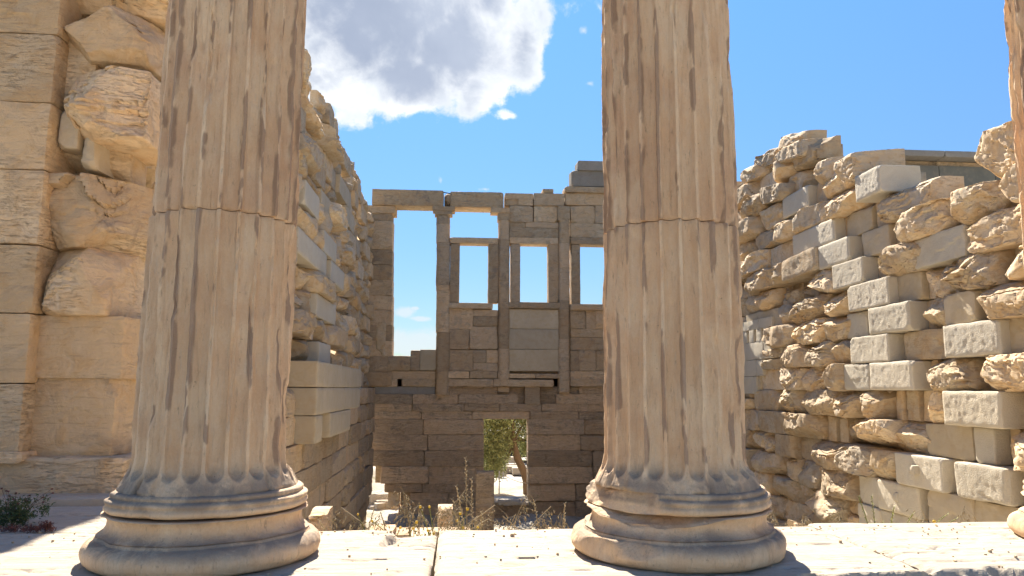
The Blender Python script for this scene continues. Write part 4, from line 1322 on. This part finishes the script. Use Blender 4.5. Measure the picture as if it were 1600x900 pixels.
# dry grasses rising behind the floor edge
def grass(px, ybase, Y, ytop, label, n=5, lean=0.25, heads='oat', seed=0, mat='straw', spread=.10):
    b = wp(px, ybase, 1, Y)
    z0 = float(ground_z(np.array([b[0]]), np.array([Y]))[0]) - .02
    zt_ = wp(px, ytop, 1, Y)[2]
    H = zt_ - z0
    rs = np.random.RandomState(seed + 77)
    root = empty('grass_plant', (b[0], Y, z0), label, 'plant', 'dry grasses behind the floor edge')
    for i in range(n):
        st = Mesh(); hd = Mesh() if heads == 'button' else st; lv = Mesh()
        a = rs.uniform(0, 6.28); d = np.array([math.cos(a), math.sin(a) * .6, 0])
        h = H * rs.uniform(.72, 1.04); le = lean * rs.uniform(.3, 1.3)
        o = np.array([b[0], Y, z0]) + d * spread * rs.uniform(0, 1)
        pts = []
        for t in np.linspace(0, 1, 8):
            pts.append(o + d * le * t ** 2.4 * min(H, 1.1) + np.array([0, 0, h * (t - .10 * t ** 4 * (lean > .2))]))
        add_tube(st, pts, [.0036 * (1 - .6 * t) + .0011 for t in np.linspace(0, 1, 8)], 4, rs.rand())
        tip = pts[-1]; dr = pts[-1] - pts[-2]; dr /= np.linalg.norm(dr)
        if heads == 'oat':
            m = 26
            for k in range(m):
                f = k / m
                q = pts[-2] * f + tip * (1 - f) if f < .8 else pts[-2]
                q = tip + (pts[-3] - tip) * f * .8
                sd_ = rs.normal(0, 1, 3); sd_[2] = -abs(sd_[2]) * .5
                sd_ /= np.linalg.norm(sd_)
                e = q + sd_ * rs.uniform(.015, .075) + d * .018 - np.array([0, 0, .012])
                add_tube(st, [q, e], .0008, 3)
                f2 = e + (d * .35 + sd_ * .5 + np.array([0, 0, -.8])) * rs.uniform(.018, .034)
                s_ = np.cross(f2 - e, [rs.rand(), rs.rand(), .3]); s_ /= (np.linalg.norm(s_) + 1e-9)
                w_ = .0046
                mid = e * .6 + f2 * .4
                n_ = np.cross(s_, f2 - e); n_ /= (np.linalg.norm(n_) + 1e-9)
                hd.add([e, mid + s_ * w_, f2, mid - s_ * w_, mid + n_ * w_, mid - n_ * w_], [(0, 1, 4), (1, 2, 4), (2, 3, 4), (3, 0, 4), (1, 0, 5), (2, 1, 5), (3, 2, 5), (0, 3, 5)], rs.rand())
        elif heads == 'spike':
            for k in range(26):
                f = k / 26
                q = tip + (pts[-3] - tip) * f * .9
                an = k * 2.4
                sd_ = np.array([math.cos(an), math.sin(an), .9])
                e = q + sd_ * .014
                s_ = np.array([-math.sin(an), math.cos(an), 0]) * .0045
                hd.add([q, (q + e) / 2 + s_, e, (q + e) / 2 - s_], [(0, 1, 2, 3)], rs.rand())
        else:
            c = tip
            G, Fq = boxgrid(3, 3, 3)
            v = G / np.linalg.norm(G, axis=1)[:, None] * rs.uniform(.007, .011) + c
            hd.add(v, Fq, rs.rand())
        if rs.rand() < .7:
            q = pts[rs.randint(1, 4)]
            a2 = rs.uniform(0, 6.28); dd = np.array([math.cos(a2), math.sin(a2), 0])
            Ls = rs.uniform(.10, .24)
            prev = []
            for t in np.linspace(0, 1, 6):
                c = q + dd * Ls * t + np.array([0, 0, Ls * (.7 * t - .95 * t * t)])
                s_ = np.cross(dd, [0, 0, 1]) * .0055 * (1 - t * .9)
                prev += [c + s_, c - s_]
            lv.add(prev, [(2 * k, 2 * k + 1, 2 * k + 3, 2 * k + 2) for k in range(5)], rs.rand())
        so = st.build('stalk', M[mat], root, angle=180)
        if heads == 'button':
            ho = hd.build('seed_head', M['yellow' if heads == 'button' else 'straw'], root, angle=180); ho.parent = so
        if lv.nv:
            lo = lv.build('leaf_blade', M[mat], root, angle=180); lo.parent = so
    return root
gr = [
    (652, 825, 4.9, 755, 'bushy drooping dry grass under the left part of the windowed wall', 9, .42, 'oat', 1, 'straw'),
    (628, 825, 5.0, 778, 'low drooping dry grass in front of the wall gap', 5, .4, 'oat', 12, 'straw'),
    (742, 825, 4.7, 722, 'tall feathery dry stalk just left of the doorway', 2, .12, 'spike', 2, 'straw'),
    (766, 825, 4.8, 752, 'drooping oat grass in front of the stone post', 4, .35, 'oat', 3, 'straw'),
    (752, 825, 4.6, 778, 'short dry stalks at the foot of the tall feathery stalk', 5, .2, 'spike', 13, 'straw'),
    (868, 825, 4.8, 744, 'tall spiked dry stalk right of the doorway', 2, .10, 'spike', 4, 'straw'),
    (888, 830, 4.6, 788, 'arching straw tuft beside the middle column base', 9, .5, 'oat', 5, 'straw'),
    (848, 830, 4.8, 800, 'low straw tuft right of the threshold', 6, .5, 'oat', 14, 'straw'),
    (820, 828, 4.9, 795, 'sparse low stalks below the threshold', 4, .3, 'oat', 15, 'straw'),
    (512, 825, 4.9, 778, 'straw grass beside the left column base', 8, .4, 'oat', 6, 'straw'),
    (494, 825, 4.7, 765, 'thin dry stalks touching the left column base', 5, .3, 'oat', 7, 'straw'),
    (556, 828, 5.0, 770, 'single leaning stalk before the lower left masonry', 3, .35, 'spike', 16, 'straw'),
    (690, 828, 4.6, 770, 'green-stemmed weed with yellow buttons over the stone stub', 7, .3, 'button', 8, 'greenstem'),
    (706, 828, 4.7, 795, 'low green weed with buttons right of the stone stub', 6, .4, 'button', 17, 'greenstem'),
    (598, 826, 4.7, 790, 'green-stemmed weed with buttons at the wall gap', 4, .3, 'button', 18, 'greenstem'),
    (1246, 836, 4.9, 772, 'dry oat grass beside the right side of the middle column base', 8, .4, 'oat', 9, 'straw'),
    (1275, 838, 5.1, 800, 'thick low straw tuft at the foot of the right wall', 12, .5, 'oat', 10, 'straw'),
    (1325, 838, 5.0, 785, 'sparse oat grass before the broken corner blocks', 6, .35, 'oat', 19, 'straw'),
    (1372, 840, 4.7, 765, 'green and straw stalks before the pale drafted blocks', 6, .4, 'spike', 11, 'greenstem'),
    (1352, 842, 4.6, 815, 'yellow-flowered weed at the floor edge under the rough blocks', 9, .45, 'button', 20, 'greenstem'),
    (1440, 840, 4.6, 800, 'row of thin button-topped weeds under the drafted blocks', 6, .25, 'button', 21, 'greenstem'),
    (1480, 840, 4.9, 775, 'leaning straw stalks before the smooth pale slabs', 5, .4, 'oat', 22, 'straw'),
    (1262, 838, 4.6, 815, 'yellow-flowered weed by the middle column base', 7, .4, 'button', 23, 'greenstem'),
]
for g_ in gr:
    grass(g_[0], g_[1], g_[2], g_[3], g_[4], int(g_[5] * 1.25) + 1, g_[6], g_[7], g_[8], g_[9], spread=.09)

# small green cushion of herbs on the porch floor, far left
def cushion():
    c = wp(18, 818, 2, 0.0)
    root = empty('herb_cushion', (c[0], c[1], 0), 'small grey-green herb cushion growing from a floor crack at the far left', 'plant')
    rs = np.random.RandomState(4)
    ms = Mesh()
    pts = [np.array([c[0] + rs.normal(0, .07), c[1] + rs.normal(0, .04), abs(rs.normal(.06, .04))]) for _ in range(120)]
    leaf_cloud(ms, pts, 2600, .010, .012, rs)
    ms.build('foliage', M['shrub'], root, smooth=False)
    ms = Mesh(); hd = Mesh()
    for i in range(16):
        a = rs.uniform(0, 6.28); s = rs.uniform(.03, .20)
        o = np.array([c[0] + .05 * math.cos(a), c[1] + .03 * math.sin(a), .04])
        e = o + np.array([math.cos(a) * s, math.sin(a) * s * .3, rs.uniform(.06, .16)])
        add_tube(ms, [o, (o + e) / 2 + np.array([0, 0, .02]), e], .0011, 3)
        G, Fq = boxgrid(2, 2, 2)
        hd.add(G * .004 + e, Fq)
    ms.build('stem', M['sedum'], root); hd.build('dry_bud', M['sedum'], root)
    c2 = wp(22, 829, 2, 0.0)
    r2_ = empty('sedum_patch', (c2[0], c2[1], 0), 'low dark red sedum creeping along the floor crack below the herb cushion', 'plant')
    ms = Mesh()
    pts = [np.array([c2[0] + rs.uniform(-.22, .20), c2[1] + rs.normal(0, .018), abs(rs.normal(.008, .008))]) for _ in range(160)]
    pts += [np.array([c2[0] + .155 + rs.normal(0, .018), c2[1] + .02 + rs.normal(0, .015), abs(rs.normal(.015, .01))]) for _ in range(60)]
    leaf_cloud(ms, pts, 2400, .007, .006, rs)
    ms.build('foliage', M['sedum'], r2_, smooth=False)
cushion()

# ------------------------------------------------------------------ beyond the doorway
def gz(Y): return float(ground_z(np.array([0.0]), np.array([float(Y)]))[0])
def outside():
    # barrier post with ropes
    for i, (px, Y) in enumerate(((780, 27.0), (787, 33.0))):
        X = wp(px, 760, 1, Y)[0]
        root = empty('barrier_post', (X, Y, gz(Y)), ('thin grey barrier post on the white path seen through the doorway', 'thin grey barrier post behind the path, under the olive foliage')[i], 'post')
        ms = Mesh(); add_tube(ms, [(X, Y, gz(Y)), (X, Y, gz(Y) + .95)], .022, 8); ms.build('pole', M['post'], root)
        ms = Mesh(); add_tube(ms, [(X, Y, gz(Y)), (X, Y, gz(Y) + .03)], .12, 12); ms.build('foot_plate', M['post'], root)
        ms = Mesh(); add_tube(ms, [(X + t * 1.6, Y + t * .2, gz(Y) + .9 - .5 * t * (1 - t) * 1.6 - t * .35) for t in np.linspace(0, 1, 9)], .010, 5); ms.build('rope', M['post'], root)
    # dark car parked beyond
    Y = 40.0
    X = wp(800, 735, 1, Y)[0]
    z = gz(Y)
    root = empty('parked_car', (X, Y, z), 'dark low parked car beyond the path, seen past the olive trunk', 'car')
    def sec(pts, y0, y1, nm, mt, par=root, org=True):
        n = len(pts)
        V = [(X + p[0], Y + y0, z + p[1]) for p in pts] + [(X + p[0], Y + y1, z + p[1]) for p in pts]
        ms = Mesh()
        ms.add(V, [(i, (i + 1) % n, n + (i + 1) % n, n + i) for i in range(n)])
        ms.add(V[:n], [list(range(n))[::-1]]); ms.add(V[n:], [list(range(n))])
        return ms.build(nm, M[mt], par, angle=30)
    sec([(-1.9, .3), (1.95, .3), (2.0, .62), (1.9, .86), (.9, .98), (-1.8, 1.0), (-2.0, .7)], 0, 1.7, 'body', 'car')
    sec([(-1.7, 1.0), (.85, .98), (.25, 1.42), (-1.2, 1.44)], .08, 1.62, 'cabin', 'glass')
    sec([(-1.22, 1.44), (.26, 1.42), (.2, 1.47), (-1.15, 1.49)], .1, 1.6, 'roof', 'car')
    for wx in (-1.25, 1.25):
        for wy in (-.02, 1.52):
            ms = Mesh(); add_tube(ms, [(X + wx, Y + wy, z + .32), (X + wx, Y + wy + .2, z + .32)], .32, 18)
            w_ = ms.build('wheel', M['rubber'], root)
            ms = Mesh(); add_tube(ms, [(X + wx, Y + wy - .02, z + .32), (X + wx, Y + wy + .05, z + .32)], .19, 14)
            r_ = ms.build('rim', M['white'], root); r_.parent = w_
    # stacked pale blocks
    for i, (px, Y, w, h, zz) in enumerate(((793, 35.5, 1.1, .30, 0), (805, 36.2, .9, .34, 0), (788, 37, 1.3, .28, 0), (796, 37.2, 1.0, .28, .3), (812, 34.8, .7, .3, 0), (770, 34, 1.2, .45, 0))):
        X2 = wp(px, 740, 1, Y)[0]
        ms = Mesh()
        p, Fq = stone((w, .6, h), 'W', 60 + i, .08)
        ms.add(p, Fq, .5)
        o = ms.build('marble_block', M['floor'], angle=40)
        o.location = (X2, Y, gz(Y) + h / 2 + zz)
        tag(o, ('long pale block before the dark car, seen through the doorway', 'pale block close to the olive trunk beyond the path', 'widest pale block at the left of the stack beyond the path',
                'pale block lying on top of the stack beyond the path', 'smallest pale block right of the curved olive trunk', 'tall pale block at the far left of the doorway view')[i], 'stone', 'marble blocks beyond the path')
    # parasol
    Y = 46.0
    X = wp(795, 715, 1, Y)[0]; z = gz(Y)
    root = empty('parasol', (X, Y, z), 'orange-red parasol far beyond the doorway, beside the olive trunk', 'parasol')
    ms = Mesh(); add_tube(ms, [(X, Y, z), (X, Y, z + .45)], .22, 12); add_tube(ms, [(X, Y, z), (X, Y, -2.6 + 0.0)], .03, 8); 
    ms.build('pole', M['post'], root)
    zt2 = wp(795, 703, 1, Y)[2]
    ms = Mesh()
    n = 16
    V = [(X, Y, zt2)] + [(X + 1.05 * math.cos(2 * math.pi * k / n), Y + 1.05 * math.sin(2 * math.pi * k / n), zt2 - .55) for k in range(n)] + \
        [(X + 1.07 * math.cos(2 * math.pi * k / n), Y + 1.07 * math.sin(2 * math.pi * k / n), zt2 - .75) for k in range(n)]
    ms.add(V, [(0, 1 + k, 1 + (k + 1) % n) for k in range(n)])
    ms.add(V, [(1 + k, 1 + n + k, 1 + n + (k + 1) % n, 1 + (k + 1) % n) for k in range(n)])
    ms.build('canopy', M['red'], root, angle=30)
outside()
for o in COL.objects:
    if '_o' in o: del o['_o']
